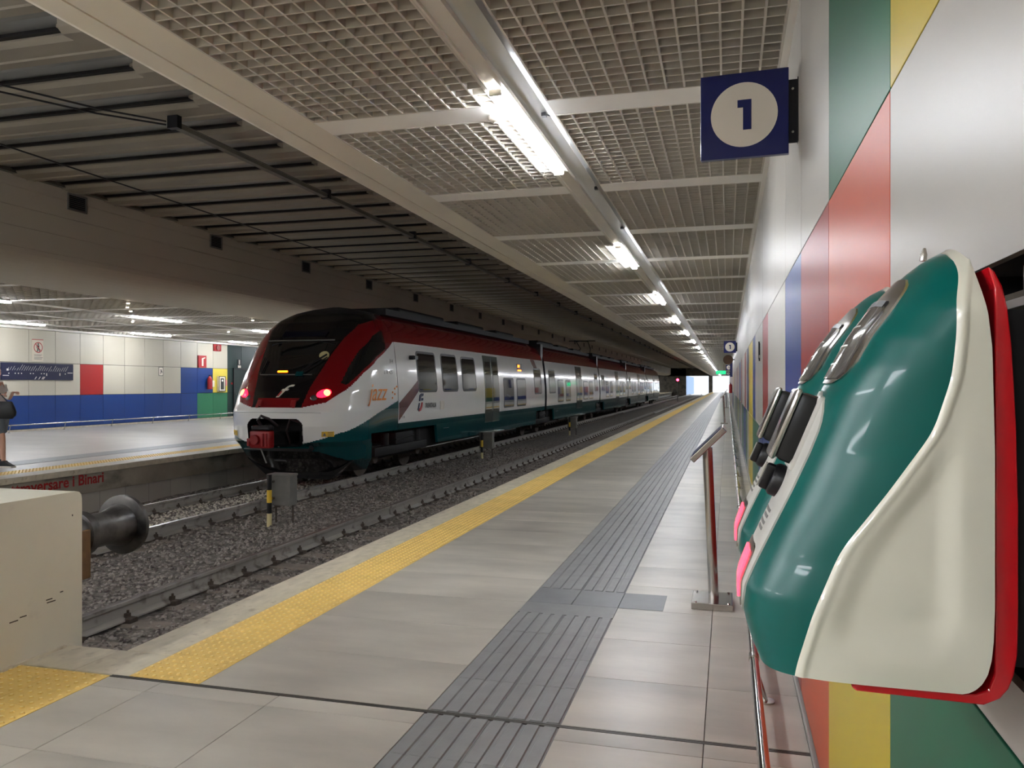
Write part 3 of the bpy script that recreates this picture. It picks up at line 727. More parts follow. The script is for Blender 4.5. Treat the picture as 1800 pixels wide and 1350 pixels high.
def validator(y, label):
    t = thing('ticket_validator', label, 'ticket machine', (0, y, 0), 0, 'wall-mounted ticket validators')
    link('cover', vg, t); link('housing', vc, t)
    vface(.0025, -.060, .056, 1.115, 1.392, n=18, rounding=.05).build('faceplate', M['vgrey'], t, smooth=True)
    dsp = vface(.003, -.072, .066, 1.402, 1.526, n=16, rounding=.03).build('display', M['steel'], t, smooth=True)
    vface(.005, -.060, .056, 1.408, 1.497, rounding=.008, n=12, mz=12).build('glass', M['vglass'], dsp, smooth=True)
    vface(.0058, -.054, .050, 1.4945, 1.5015, n=4, mz=4).build('black_strip', M['bk'], dsp)  # plain black strip across the top of the display
    ln = MB()
    for a, b in ((1.425, 1.427), (1.447, 1.449), (1.47, 1.472)):
        q = vface(.0056, -.03, .03, a, b, n=4, mz=1, th=.001); ln.add(q.v, q.f)
    ln.build('marking', M['vgrey'], dsp)
    # reader: black block tilted with the face
    zc = 1.345; xc = fx(zc); sl = math.atan2(fx(1.385) - fx(1.305), .08)
    R = Matrix.Translation((xc - .006, 0, zc)) @ Matrix.Rotation(sl, 4, 'Y')
    rd = MB().xbox(R, .038, .076, .088, bev=.008).build('reader', M['bk'], t, smooth=True)
    MB().xbox(R @ Matrix.Translation((-.021, 0, 0)), .008, .08, .092, bev=.004).build('reader_rim', M['steel'], rd, smooth=True)
    MB().xbox(R @ Matrix.Translation((.012, 0, -.002)), .022, .082, .098, bev=.005).build('reader_base', M['vgrey'], rd, smooth=True)
    # knob
    zc = 1.278; xc = fx(zc); R = Matrix.Translation((xc - .001, 0, zc)) @ Matrix.Rotation(sl, 4, 'Y')
    kb = MB(); kb.tube([R @ Vector((.004, 0, 0)), R @ Vector((-.010, 0, 0)), R @ Vector((-.014, 0, 0))], [.0215, .021, .018], 24)
    ko = kb.build('knob', M['bk'], t, smooth=True)
    MB().xbox(R @ Matrix.Translation((-.018, 0, 0)) @ Matrix.Rotation(.3, 4, 'X'), .014, .010, .036, bev=.004).build('grip', M['bk'], ko, smooth=True)
    MB().xbox(R @ Matrix.Translation((-.0255, 0, 0)) @ Matrix.Rotation(.3, 4, 'X'), .0015, .0025, .034).build('pointer', M['chrome'], ko)
    ink = MB()
    for z0 in (1.243, 1.236, 1.228, 1.221):
        q = vface(.0030, -.03, -.03 + (.05 if z0 in (1.243, 1.228) else .04), z0, z0 + .0035, n=4, mz=1, th=.0005); ink.add(q.v, q.f)
    ink.build('printed_text', M['vink'], t)
    sl2 = vface(.004, -.045, .04, 1.128, 1.205, rounding=.012).build('ticket_slot', M['steel'], t, smooth=True)
    vface(.0066, -.03, .03, 1.137, 1.195, rounding=.004, n=5, mz=6).build('lit_panel', M['vpink'], sl2)
    rp_ = [(.262, 1.524), (.268, 1.518), (.275, 1.503), (.280, 1.48), (.284, 1.44), (.288, 1.36), (.290, 1.27), (.290, 1.15), (.289, 1.12), (.286, 1.10), (.281, 1.085), (.273, 1.074), (.258, 1.066), (.134, 1.0685), (.129, 1.0735), (.133, 1.077), (.25, 1.0765), (.262, 1.082), (.268, 1.1), (.268, 1.50)]
    br = MB().prism(rp_, -.128, .128, 'y').build('bracket', M['vred'], t)
    bv = br.modifiers.new('bevel', 'BEVEL'); bv.width = .003; bv.segments = 3; bv.limit_method = 'ANGLE'
    MB().box(.288, XW, -.1, .1, 1.1, 1.48).build('wall_mount', M['bkm'], t)
    return t
validator(VY, 'green and cream ticket validator with a black reader, the nearest one')
validator(VY + .37, 'green ticket validator half hidden behind the nearest validator')
pin = MB(); pin.tube([(.236, 1.10, 1.555), (.237, 1.10, 1.563), (.238, 1.10, 1.571)], [.0042, .0042, .0015], 10)
tag(pin.build('lock_pin', M['steel'], smooth=True), 'little metal pin on top of the nearest validator', 'pin')

# ------------------------------------------------------------------ platform number signs
def numsign(loc, label, rz, s=1, col_='navy'):
    t = thing('platform_sign', label, 'sign', loc, rz, 'blue platform number signs on the near wall')
    MB().box(-.4 * s, 0, -.018, .018, 0, .4 * s, bev=.003).build('panel', M['navy'], t)
    c = .2 * s
    MB().prism(disc_pts(-.2 * s, .2 * s, .152 * s, 48), -.0195, -.018, 'y').build('white_disc', M['swhite'], t)
    num = [(-.222, .268), (-.222, .232), (-.203, .232), (-.203, .132), (-.164, .132), (-.164, .275), (-.222, .275)]
    num = [(-.229, .27), (-.229, .234), (-.204, .234), (-.204, .128), (-.166, .128), (-.166, .27)]
    MB().prism([(a * s, b * s) for a, b in num], -.0208, -.0195, 'y').build('numeral', M['navy'], t)
    br = MB().box(-.002, .045 * s, -.003, .003, .05 * s, .345 * s).build('bracket', M['bkm'], t)
    MB().box(.038 * s, .042 * s, -.03, .03, .05 * s, .345 * s).build('wall_plate', M['bkm'], br)
    sc = MB()
    for z in (.1, .3): sc.tube([(.018 * s, -.008, z * s), (.018 * s, .0, z * s)], .006, 8)
    sc.build('bolt', M['steel'], br)
    return t
numsign((.275, 3.93, 2.475), 'blue square platform sign with number 1, nearest on the wall', math.radians(-4))
numsign((.275, 28.0, 2.48), 'second nearest number 1 sign, small above the platform', 0)
numsign((.275, 62, 2.5), 'third number 1 sign, tiny and far along the wall', 0)
numsign((.275, 96, 2.5), 'farthest tiny number 1 sign along the wall', 0)
ck = thing('round_clock', 'brown round clock face hanging just below the second platform sign', 'clock', (.02, 38.0, 2.55))
MB().tube([(0, -.04, 0), (0, .04, 0)], .22, 28).build('case', mat('clock_brown', (104, 76, 56), .5), ck); MB().box(.18, .3, -.02, .02, -.02, .02).build('arm', M['bkm'], ck)
bn = thing('hanging_banner', 'tall narrow dark blue banner on the near wall far away', 'banner', (.2, 52.0, 1.9))
MB().box(-.06, .1, -.03, .03, 0, 1.1).build('panel', M['navy'], bn)
ex = thing('exit_sign', 'small green lit exit sign hanging below the far ceiling', 'sign', (-.45, 70.0, 2.3))
MB().box(-.5, .3, -.05, .05, 0, .3).build('panel', M['sgreen'], ex); MB().box(-.35, -.33, -.01, .01, .3, .85).box(.13, .15, -.01, .01, .3, .85).build('hanger', M['bkm'], ex)
text('EXIT', .24, M['swhite'], ex, (-.38, -.052, .06), (PI / 2, 0, 0))
fe = thing('fire_extinguisher', 'red fire extinguisher on the near wall, far along the platform', 'extinguisher', (.2, 58.0, .83))
MB().tube([(0, 0, 0), (0, 0, .55), (0, 0, .62), (0, 0, .66)], [.11, .11, .06, .03], 16).build('cylinder', M['sred'], fe, smooth=True)
MB().box(-.02, .02, -.02, .02, .66, .72).box(-.1, .02, -.01, .01, .7, .72).build('valve', M['bk'], fe); MB().box(.08, XW - .2, -.03, .03, .3, .36).build('wall_hook', M['bkm'], fe)
hk = thing('wall_hook', 'pair of small dark upright fittings on the near wall', 'fitting', (XW, 8.42, 1.64))
MB().box(-.014, 0, -.006, .006, 0, .18).box(-.014, 0, .07, .082, .02, .2).build('prong', M['bkm'], hk); MB().box(-.012, 0, -.03, .11, .03, .06).build('plate', M['steel'], hk)

# ------------------------------------------------------------------ information lectern stands
def lectern(loc, label, lean=.0):
    t = thing('information_stand', label, 'stand', loc, 0, 'steel information stands along the near platform')
    MB().box(-.125, .125, -.155, .155, 0, .042, bev=.004).build('base_plate', M['steel'], t)
    sc = MB()
    for a in (-.1, .1):
        for b in (-.13, .13): sc.tube([(a, b, .042), (a, b, .05)], .008, 8)
    sc.build('bolt', M['chrome'], t)
    MB().tube([(0.01, 0, .042), (-.03, 0, 1.0)], .031, 24).build('post', M['steel'], t, smooth=True)
    R = Matrix.Translation((-.02, 0, 1.03)) @ Matrix.Rotation(-math.radians(45), 4, 'Y')
    pn = MB().xbox(R, .28, .42, .036, bev=.004).build('panel', M['steel'], t)
    MB().xbox(R @ Matrix.Translation((0, 0, .0195)), .25, .39, .003).build('notice', M['navy2'], pn)
    return t
lectern((-.095, 5.26, 0), 'steel information stand with a tilted panel, nearest on the platform')
lectern((-.118, 29.7, 0), 'second steel information stand, small in the distance')
lectern((-.07, 50, 0), 'farthest tiny steel information stand by the wall')

# ------------------------------------------------------------------ low guard rails along both walls
def guard(x, xw, y0, y1, label, step, z=.19, r=.02, ph=0):
    t = thing('guard_rail', label, 'rail', (x, y0, 0))
    MB().tube([(0, 0, z), (0, y1 - y0, z)], r, 20).build('tube', M['chrome'], t, smooth=True)
    s_ = 1 if xw > x else -1; d = abs(xw - x)
    pmh = MB().tube([(0, 0, z - r), (s_ * .02, 0, .1), (s_ * .05, 0, .0)], .012, 10).tube([(s_ * .05, 0, 0), (s_ * .05, 0, .008)], .04, 14).tube([(0, -.03, z), (0, .03, z)], r + .003, 16).mesh('post', M['steel'], True)
    y = ph
    while y < min(y1 - y0, 70): link('post', pmh, t, (0, y, 0)); y += step
guard(.112, XW, -2, YE - 5, 'low chrome guard rail along the foot of the near wall', 1.5, ph=1.5 * 4 - .3)
guard(XLW + .4, XLW, 2, YE - 5, 'low grey guard rail along the foot of the far wall', 2.0, z=.22, ph=.6)

# ------------------------------------------------------------------ things on the far wall
rm = thing('route_map', 'long dark blue route map board with slanted white station names', 'map', (XLW + .01, 18.63, 0))
MB().box(0, .03, 0, 2.66, 1.55, 2.06).build('board', M['navy2'], rm)
ln = MB(); r2 = random.Random(3)
for i in range(27):
    yb = .2 + i * .082; L = r2.uniform(.05, .18); zb = 1.84 + r2.uniform(-.01, .01) - i * .001
    ln.add([(.0315, yb, zb), (.0315, yb + .011, zb), (.0315, yb + .011 + L * .7, zb + L), (.0315, yb + L * .7, zb + L)], [(0, 1, 2, 3)])
for yb in (.24, .46, .57, .68, 1.0, 1.1, 1.4, 1.5, 2.32): ln.box(.0305, .0315, yb, yb + .035, 1.73, 1.76)
ln.box(.0305, .0315, .18, .25, 1.82, 1.88).box(.0305, .0315, .05, .26, 1.67, 1.69).box(.0305, .0315, 2.43, 2.63, 1.77, 1.79).box(.0305, .0315, 1.6, 1.63, 1.68, 1.76).box(.0305, .0315, 2.11, 2.14, 1.69, 1.77)
for yb in (1.16, 1.3, 1.42, 1.47): ln.add([(.0315, yb, 1.57), (.0315, yb + .03, 1.57), (.0315, yb + .09, 1.65), (.0315, yb + .06, 1.65)], [(0, 1, 2, 3)])
tag(ln.build('station_names', M['swhite'], rm, fix=False), kind='stuff')
ns = thing('prohibition_sign', 'white notice with a red circle crossing out a walking figure', 'sign', (XLW + .01, 19.72, 2.12))
MB().box(0, .008, 0, .42, 0, .68, bev=.002).build('board', mat('notice_white', (206, 194, 176), .5), ns)
rg = MB(); o_ = disc_pts(.23, .43, .165, 32); i_ = disc_pts(.23, .43, .138, 32)
for k in range(32):
    a, b, c_, d = o_[k], o_[(k + 1) % 32], i_[(k + 1) % 32], i_[k]; rg.add([(.0095, *a), (.0095, *b), (.0095, *c_), (.0095, *d)], [(0, 1, 2, 3)])
rg.add([(.0097, .12, .53), (.0097, .14, .55), (.0097, .34, .33), (.0097, .32, .31)], [(0, 1, 2, 3)])
rg.build('red_ring', M['sred'], ns, fix=False)
fg = MB().prism(disc_pts(.23, .535, .028, 12), .0088, .0092, 'x')
for q in ([(.19, .5), (.27, .5), (.265, .4), (.2, .4)], [(.2, .4), (.235, .4), (.21, .3), (.17, .3)], [(.23, .4), (.262, .4), (.29, .3), (.26, .3)], [(.18, .5), (.2, .49), (.17, .4), (.155, .4)]): fg.prism(q, .0088, .0092, 'x')
fg.build('figure', M['bk'], ns); tx = MB()
for z0, L in ((.2, .3), (.17, .26), (.12, .32), (.09, .3), (.06, .28)): tx.box(.008, .009, .08, .08 + L, z0, z0 + .012)
tx.build('printed_text', M['tgrey'], ns); MB().box(.008, .009, 0, .42, .66, .68).build('header_line', M['sred'], ns)
es = thing('running_man_sign', 'small pictogram plate on a white panel of the far wall', 'sign', (XLW + .01, 25.35, 1.74))
MB().box(0, .008, 0, .24, 0, .33).build('plate', mat('plate_dark', (70, 78, 72), .5), es)
MB().box(.008, .009, .02, .22, .02, .31).build('field', M['swhite'], es)
MB().prism([(.08, .06), (.11, .06), (.14, .15), (.19, .1), (.2, .12), (.15, .2), (.13, .25), (.07, .22), (.08, .2), (.11, .22)], .009, .010, 'x').build('figure', M['bk'], es)
fs_ = thing('fire_sign', 'red sign with a white extinguisher pictogram above the blue panels', 'sign', (XLW + .01, 27.62, 2.1))
MB().box(0, .05, 0, .5, 0, .48).build('panel', M['sred'], fs_)
MB().box(.05, .052, .2, .3, .06, .36).prism([(.2, .37), (.42, .42), (.42, .38), (.3, .34)], .05, .052, 'x').build('pictogram', M['swhite'], fs_)
sr = thing('alarm_sounder', 'dark red square with a round alarm bell near the far ceiling', 'alarm', (XLW + .01, 28.62, 2.82))
MB().box(0, .05, 0, .48, -.02, .26).build('panel', M['sred'], sr); MB().tube([(.05, .24, .12), (.09, .24, .12)], .11, 20).build('bell', mat('bell', (150, 90, 84), .4), sr)
f2 = thing('fire_extinguisher', 'red fire extinguisher on the blue panels of the far wall', 'extinguisher', (XLW + .12, 28.25, 1.22))
MB().tube([(0, 0, 0), (0, 0, .42), (0, 0, .5), (0, 0, .53)], [.1, .1, .05, .025], 16).build('cylinder', M['sred'], f2, smooth=True)
MB().box(-.02, .02, -.03, .12, .53, .58).build('valve', M['bk'], f2); MB().prism([(.04, .1), (.16, .1), (.16, .36), (.04, .36)], .06, .112, 'x').build('label_plate', M['swhite'], f2)
cb = thing('defibrillator_cabinet', 'narrow glazed cabinet with black rim on the yellow panel', 'cabinet', (XLW + .01, 28.88, 1.12))
MB().box(0, .1, 0, .44, 0, .64, bev=.01).build('case', M['swhite'], cb); fr = MB()
for q in ((0, .03, 0, .64), (.41, .44, 0, .64), (0, .44, 0, .03), (0, .44, .61, .64)): fr.box(.1, .11, *q)
fr.build('rim', M['bk'], cb); MB().box(.1, .106, .11, .33, .09, .55).build('glass', M['t_glass'], cb); MB().box(.106, .11, .17, .27, .42, .5).build('label_plate', M['swhite'], cb)
tag(MB().box(XLW + .001, XLW + .02, 29.36, 29.56, 1.36, 1.62).build('pink_notice', M['pink']), 'small pink notice beside the glazed cabinet', 'notice')
gd = thing('green_door', 'dark green service door in the far wall behind the train nose', 'door', (XLW + .001, 30.05, 0))
MB().box(0, .03, 0, 1.1, .02, 2.05, bev=.004).build('leaf', mat('door_green', (18, 42, 38), .4), gd)
fr = MB()
for q in ((-.06, 0, 0, 2.12), (1.1, 1.16, 0, 2.12), (-.06, 1.16, 2.06, 2.12)): fr.box(0, .05, *q)
fr.build('frame', M['bk'], gd); MB().box(.03, .08, .06, .1, .98, 1.02).build('handle', M['steel'], gd)
tl = thing('lift_sign', 'small dark sign with white symbol on the dark green wall', 'sign', (XLW + .01, 30.3, 2.12))
MB().box(0, .02, 0, .26, 0, .38).build('panel', M['bk'], tl); MB().box(.02, .022, .1, .16, .16, .36).box(.02, .022, .02, .24, .02, .12).build('symbol', M['swhite'], tl)
tag(MB().box(XLW, XLW + .03, 29.86, 29.95, 1.42, 1.5).build('alarm_button', M['sred']), 'tiny red and white call button on the dark green wall', 'button')
sd = thing('smoke_detector', 'round white smoke detector on the cross beam beside the nearest light', 'detector', (-1.46, 5.02, ZC))
MB().tube([(0, 0, 0), (0, 0, -.02), (0, 0, -.035)], [.055, .05, .03], 24).build('base', M['swhite'], sd, smooth=True); MB().tube([(0, 0, -.035), (0, 0, -.045)], .018, 16).build('sensor', M['trunk'], sd)
for i, (x, y) in enumerate(((-1.17, 5.15), (-1.15, 7.2), (-1.16, 9.1))):
    t = thing('channel_clip', ['small dark clip in the channel beside the nearest light', 'small dark clip in the channel after the nearest light', 'small dark clip in the channel before the second light'][i], 'clip', (x, y, ZC + .04))
    MB().box(-.015, .015, -.02, .02, -.02, .02).build('body', M['bk'], t); MB().tube([(0, 0, 0), (.05, .05, -.01), (.09, .03, 0)], .004, 6).build('wire', M['bkm'], t)

# ------------------------------------------------------------------ overhead line
oc = thing('overhead_conduit', 'grey conduit bar fixed below the dark deck', 'conduit', (-6.35, 8.1, 4.46))
MB().box(-.045, .045, 0, YE - 9, 0, .05).box(-.055, .055, 0, YE - 9, .05, .06).build('bar', M['box_grey'], oc)
hm = MB().box(-.07, .07, -.04, .04, -.015, .135).mesh('clamp', M['bkm'])
for i in range(40): link('clamp', hm, oc, (0, .03 + i * 3.72, 0))
tag(MB().tube([(-6.38, 8.02, 4.5), (-6.75, 7.4, 4.47), (-7.3, 6.5, 4.5), (-7.8, 5.7, 4.53)], .011, 6).build('cable', M['bkm']), 'upper dark cable running left from the end of the conduit', 'cable')
tag(MB().tube([(-6.38, 8.02, 4.46), (-6.78, 7.38, 4.42), (-7.33, 6.48, 4.43), (-7.8, 5.68, 4.45)], .011, 6).build('cable', M['bkm']), 'lower dark cable running left from the end of the conduit', 'cable')
tag(MB().tube([(-8.4, YN + .2, 4.28), (-8.4, YE, 4.28)], .011, 6).build('contact_wire', M['bk']), 'thin dark overhead wire above the train track', 'wire')

# ------------------------------------------------------------------ marker posts and boxes by the tracks
def marker(x, y, label, blabel, z0=ZB):
    t = thing('marker_post', label, 'post', (x, y, z0), 0, 'striped posts between the tracks')
    hs = [0, .2, .36, .55, .78]; cs = ['discy', 'bk', 'stick', 'bk']
    for a, b, c_ in zip(hs[:-1], hs[1:], cs): MB().tube([(0, 0, a), (0, 0, b)], .037, 14).build('band', M[c_], t, smooth=True)
    b = thing('trackside_box', blabel, 'box', (x - .03, y + .12, z0 + .3), 0, 'grey boxes between the tracks')
    MB().box(-.08, .30, 0, .22, 0, .46, bev=.01).build('case', M['box_grey'], b)
    MB().box(-.09, .31, -.01, .23, .44, .475, bev=.008).build('lid', M['box_grey'], b)
    MB().tube([(-.04, .18, 0), (-.04, .18, -.36)], .015, 8).tube([(.25, .18, 0), (.25, .18, -.36)], .015, 8).build('leg', M['rust'], b)
    MB().box(-.09, .05, -.05, 0, .35, .38).box(-.05, .05, -.05, 0, .1, .13).build('strap', M['steel'], b)
marker(-6.62, 10.6, 'black and yellow striped post on the ballast before the train', 'grey trackside box behind the nearest striped post')
marker(-6.74, 21.7, 'striped post beside the train doors', 'grey trackside box beside the train doors')
marker(-6.4, 33.0, 'small far striped post beside the second carriage', 'far grey trackside box beside the second carriage')
sg = thing('railway_signal', 'glowing red signal lamp beyond the far end of the train', 'signal', (-6.1, 103, ZB))
MB().tube([(0, 0, 0), (0, 0, 2.5)], .05, 8).build('pole', M['bk'], sg); MB().box(-.25, .25, 0, .2, 2.4, 3.0).build('head', M['bk'], sg); MB().tube([(0, -.04, 2.75), (0, 0, 2.75)], .16, 14).build('lens', M['sig'], sg)

# ------------------------------------------------------------------ the train
TX = -8.4; YB = 16.15
ZW = [-.35, -.1, .3, .9, 1.3, 1.7, 2.3, 2.55, 2.8, 2.96, 3.06, 3.12]; WWD = [1.15, 1.36, 1.46, 1.48, 1.47, 1.44, 1.37, 1.29, 1.12, .85, .5, .1]
ZF = [-.35, -.05, .2, .3, .6, .88, 1.0, 1.27, 1.6, 2.0, 2.4, 2.7, 2.9, 3.02, 3.12]; YF = [14.45, 14.0, 13.78, 13.62, 13.58, 13.6, 13.68, 13.82, 14.05, 14.37, 14.74, 15.1, 15.45, 15.75, 16.1]
def nsurf(s, z):
    """s in -1..1 (0 = centre of the front, 1 = rear of the cab side), local to the train"""
    t = abs(s); w_ = np.interp(z, ZW, WWD); L = YB - np.interp(z, ZF, YF); g = (1 - .8 ** 2.8) ** .25
    if t < .5: xr = t / .5 * .8; yr = (1 - xr ** 2.8) ** .25
    else: yr = g * (1 - (t - .5) / .5); xr = (1 - yr ** 4) ** (1 / 2.8)
    return Vector((math.copysign(w_ * xr, s), YB - L * yr, z))
def nnorm(s, z):
    a = nsurf(s + .004, z) - nsurf(s - .004, z); b = nsurf(s, z + .01) - nsurf(s, z - .01)
    n = a.cross(b).normalized(); return n if n.y < 0 or n.x * s > 0 else -n
tr = thing('passenger_train', 'red, white and teal passenger train standing at the far platform', 'train', (TX, 0, 0))
def ipol(t, pts): return float(np.interp(t, [p[0] for p in pts], [p[1] for p in pts]))
RW = [(0, .962), (.228, .965), (.404, 1.063), (.5, 1.284), (.589, 1.637), (.724, 1.956), (.97, 2.32), (1.0, 2.338)]
WT = [(0, .2), (.14, .21), (.286, .293), (.404, .374), (.54, .51), (.764, .826), (1.0, 1.06)]
BT = [(0, .16), (.336, .1), (.48, -.05), (.6, -.25), (.7, -.4), (1, -.4)]
SW = [(.79, 2.60), (.83, 2.17), (.70, 1.99), (.59, 1.73), (.5, 1.40), (.468, 1.44), (.49, 1.75), (.53, 2.1), (.63, 2.42)]
BR = [(.95, .222), (1.37, .256), (1.63, .293), (2.0, .34), (2.33, .393), (2.66, .50), (2.75, .62), (2.82, .8), (2.9, 1.01)]
def inpoly(x, y, P_):
    c_ = False; n = len(P_)
    for i in range(n):
        x1, y1 = P_[i]; x2, y2 = P_[(i + 1) % n]
        if (y1 > y) != (y2 > y) and x < (x2 - x1) * (y - y1) / (y2 - y1) + x1: c_ = not c_
    return c_
def region(s, z, x):
    t = abs(s)
    if z < .42 and t > .70: return None
    if .215 < z < .755 and abs(x) < .60:
        dx, dz = max(0, abs(x) - .42) , max(0, abs(z - .485) - .09)
        if (dx / .18) ** 2 + (dz / .18) ** 2 < 1: return None
    if z < ipol(t, BT): return 'black'
    if z < ipol(t, WT): return 'teal'
    if z < ipol(t, RW): return 'white'
    if z > .9 and t < ipol(z, BR) and z < 2.93:
        if 1.60 < z < 2.28 and t < ipol(z, BR) - .015: return 'glass'
        if z < 1.15 and abs(x) < .34 + (z - .97) * .7: return 'red'
        return 'black'
    if z > 2.93: return 'roof'
    if inpoly(t, z, SW): return 'sglass' if True else None
    return 'red'
NS, NZ = 300, 230
zs = np.linspace(-.35, 3.12, NZ + 1); ss = np.linspace(-1, 1, NS + 1)
GP = [[nsurf(s, z) for s in ss] for z in zs]
reg = {'cab_shell': (['white', 'red', 'teal', 'black', 'roof'], ['t_white', 't_red', 't_teal', 't_black', 't_roof']), 'windshield': (['glass'], ['t_glass'])}
who = {}
for n_, (rs_, _) in reg.items():
    for i, r in enumerate(rs_): who[r] = (n_, i)
who['sglass'] = ('side_window', 0)
acc = {}
for j in range(NZ):
    for i in range(NS):
        s = (ss[i] + ss[i + 1]) / 2; z = (zs[j] + zs[j + 1]) / 2; x = (GP[j][i].x + GP[j][i + 1].x) / 2
        r = region(s, z, x)
        if r is None: continue
        n_, mi = who[r]
        if n_ == 'side_window': n_ = ('side_window', s > 0)
        a = acc.setdefault(n_, ({}, [], [], []))
        f = []
        for (jj, ii) in ((j, i), (j, i + 1), (j + 1, i + 1), (j + 1, i)):
            kk = (jj, ii)
            if kk not in a[0]: a[0][kk] = len(a[1]); a[1].append(GP[jj][ii][:])
            f.append(a[0][kk])
        a[2].append(f); a[3].append(mi)
cab = None
for n_ in ['cab_shell', 'windshield', ('side_window', True), ('side_window', False)]:
    a = acc[n_]; mb = MB(); mb.v = a[1]; mb.f = a[2]; mb.mi = a[3]
    if n_ == 'cab_shell':
        cab = mb.build('cab', [M[q] for q in reg[n_][1]], tr, smooth=True, fix=False)
    else:
        nm = n_ if isinstance(n_, str) else 'side_window'
        o = mb.build(nm, M['t_glass'], cab, smooth=True, fix=False)
# cab details
def onsurf(s, z, off=0):
    p = nsurf(s, z); n = nnorm(s, z); up = Vector((0, 0, 1)); r_ = up.cross(n).normalized(); u_ = n.cross(r_).normalized()
    return Matrix.Translation(p + n * off) @ Matrix((r_, u_, n)).transposed().to_4x4()
def ell(Mx, a, b, c_, n=18, m_=10, mb=None):
    mb = mb or MB(); V = []
    for j in range(m_ + 1):
        ph = PI * j / m_
        for i in range(n): V.append(Mx @ Vector((a * math.sin(ph) * math.cos(2 * PI * i / n), b * math.sin(ph) * math.sin(2 * PI * i / n), c_ * math.cos(ph))))
    F = [(j * n + i, j * n + (i + 1) % n, (j + 1) * n + (i + 1) % n, (j + 1) * n + i) for j in range(m_) for i in range(n)]
    return mb.add(V, F)
for sd in (-1, 1):
    ell(onsurf(sd * .372, 1.235, -.01) @ Matrix.Rotation(sd * .35, 4, 'Z'), .15, .085, .03).build('tail_light', M['tail'], cab, smooth=True)
    ell(onsurf(sd * .392, 1.245, .008), .065, .065, .03).build('tail_lamp', M['tail2'], cab, smooth=True)
    hl = MB(); ell(onsurf(sd * .305, 1.15, -.01), .075, .07, .03, 8, 6, hl); hl.build('headlight', mat('headlight_lens', (96, 92, 92), .12, metal=.4), cab, smooth=True)
    st = MB().xbox(onsurf(sd * .43, .455, .003), .24, .1, .004).build('warning_sticker', M['stick'], cab)
    sm = MB(); Mx = onsurf(sd * .43, .455, .006)
    sm.add([Mx @ Vector(v) for v in ((-.1, -.035, 0), (-.03, -.035, 0), (-.065, .03, 0))], [(0, 1, 2)])
    for yq in (.03, .0, -.03): sm.xbox(Mx @ Matrix.Translation((.045, yq, 0)), .1, .01, .002)
    sm.build('sticker_print', M['tgrey'], cab, fix=False)
# destination display, wipers, logo, lamp in the windscreen
MB().xbox(onsurf(0, 2.45, .006), 1.0, .17, .012).build('destination_display', mat('display_navy', (16, 18, 34), .15), cab)
MB().xbox(onsurf(0, 2.30, .012), 1.5, .02, .02).build('trim_strip', M['tgrey'], cab)
MB().xbox(onsurf(0, 1.595, .012), 1.14, .012, .02).build('trim_strip', M['tgrey'], cab)
MB().xbox(onsurf(-.045, 1.66, .01), .22, .035, .012, bev=.005).build('warning_lamp', M['ledo'], cab)
MB().tube([onsurf(.285, 1.98, .01).translation, onsurf(.285, 1.98, .022).translation], .1, 28).build('pale_disc', M['discy'], cab)
MB().tube([onsurf(.14, 1.62, .03).translation, onsurf(.20, 1.78, .05).translation, onsurf(.31, 1.98, .045).translation], .018, 8).tube([onsurf(.16, 1.62, .03).translation, onsurf(.32, 1.93, .04).translation], .012, 8).build('wiper', M['bk'], cab)
MB().xbox(onsurf(.13, 1.60, .03), .16, .1, .04, bev=.01).build('wiper_base', M['t_teal'], cab)
MB().tube([onsurf(-.27, 1.62, .04).translation, onsurf(-.275, 1.92, .05).translation], .012, 6).tube([onsurf(-.25, 1.62, .04).translation, onsurf(-.255, 1.9, .05).translation], .012, 6).build('wiper', M['bk'], cab)
lg = onsurf(0, 1.27, .012)
lo = text('f', .4, M['swhite'], cab, (0, 0, 0), (0, 0, 0), 'front_logo', bold=.004, shear=.5, align='CENTER', sx=1)
lo.matrix_local = lg @ Matrix.Translation((-.0, -.13, 0)) @ Matrix.Scale(1.4, 4, (1, 0, 0))
MB().xbox(lg @ Matrix.Translation((.02, -.06, .002)) @ Matrix.Rotation(-.5, 4, 'Z'), .028, .12, .004).build('logo_red_stroke', M['tred'], cab)
for sd in (-1, 1):
    MB().xbox(onsurf(sd * .155, 1.04, .02), .1, .13, .04, bev=.01).xbox(onsurf(sd * .165, .985, .03), .05, .09, .03).build('red_hook', M['t_red2'], cab)
MB().xbox(onsurf(.0, .87, .004), 2.0, .006, .006).build('bumper_line', M['tgrey'], cab)
MB().xbox(onsurf(-.06, -.09, .01), .26, .05, .01).build('number_plate', M['tgrey'], cab)
# coupler recess and coupler
rcs = MB().box(-.66, .66, 14.35, 14.4, .15, .8).box(-.66, .66, 13.75, 14.4, .12, .17).box(-.66, .66, 13.75, 14.4, .8, .84).box(-.7, -.64, 13.8, 14.4, .15, .8).box(.64, .7, 13.8, 14.4, .15, .8)
rcs.build('coupler_recess', M['under'], cab)
cpl = MB().box(-.21, .19, 13.12, 13.32, .22, .54, bev=.02).tube([(-.08, 13.05, .38), (-.08, 13.14, .38)], .09, 20)
cpl.box(-.26, -.2, 13.1, 13.2, .26, .4, bev=.01).box(.05, .09, 13.08, 13.14, .26, .5).box(.12, .16, 13.09, 13.14, .26, .5)
co = cpl.build('coupler', M['t_red2'], tr, smooth=True)
MB().box(-.14, .12, 13.3, 14.36, .26, .48, bev=.02).build('drawbar', M['under'], co)
MB().box(-.2, .2, 13.14, 13.3, .545, .64, bev=.03).build('electric_head', M['bk'], co)
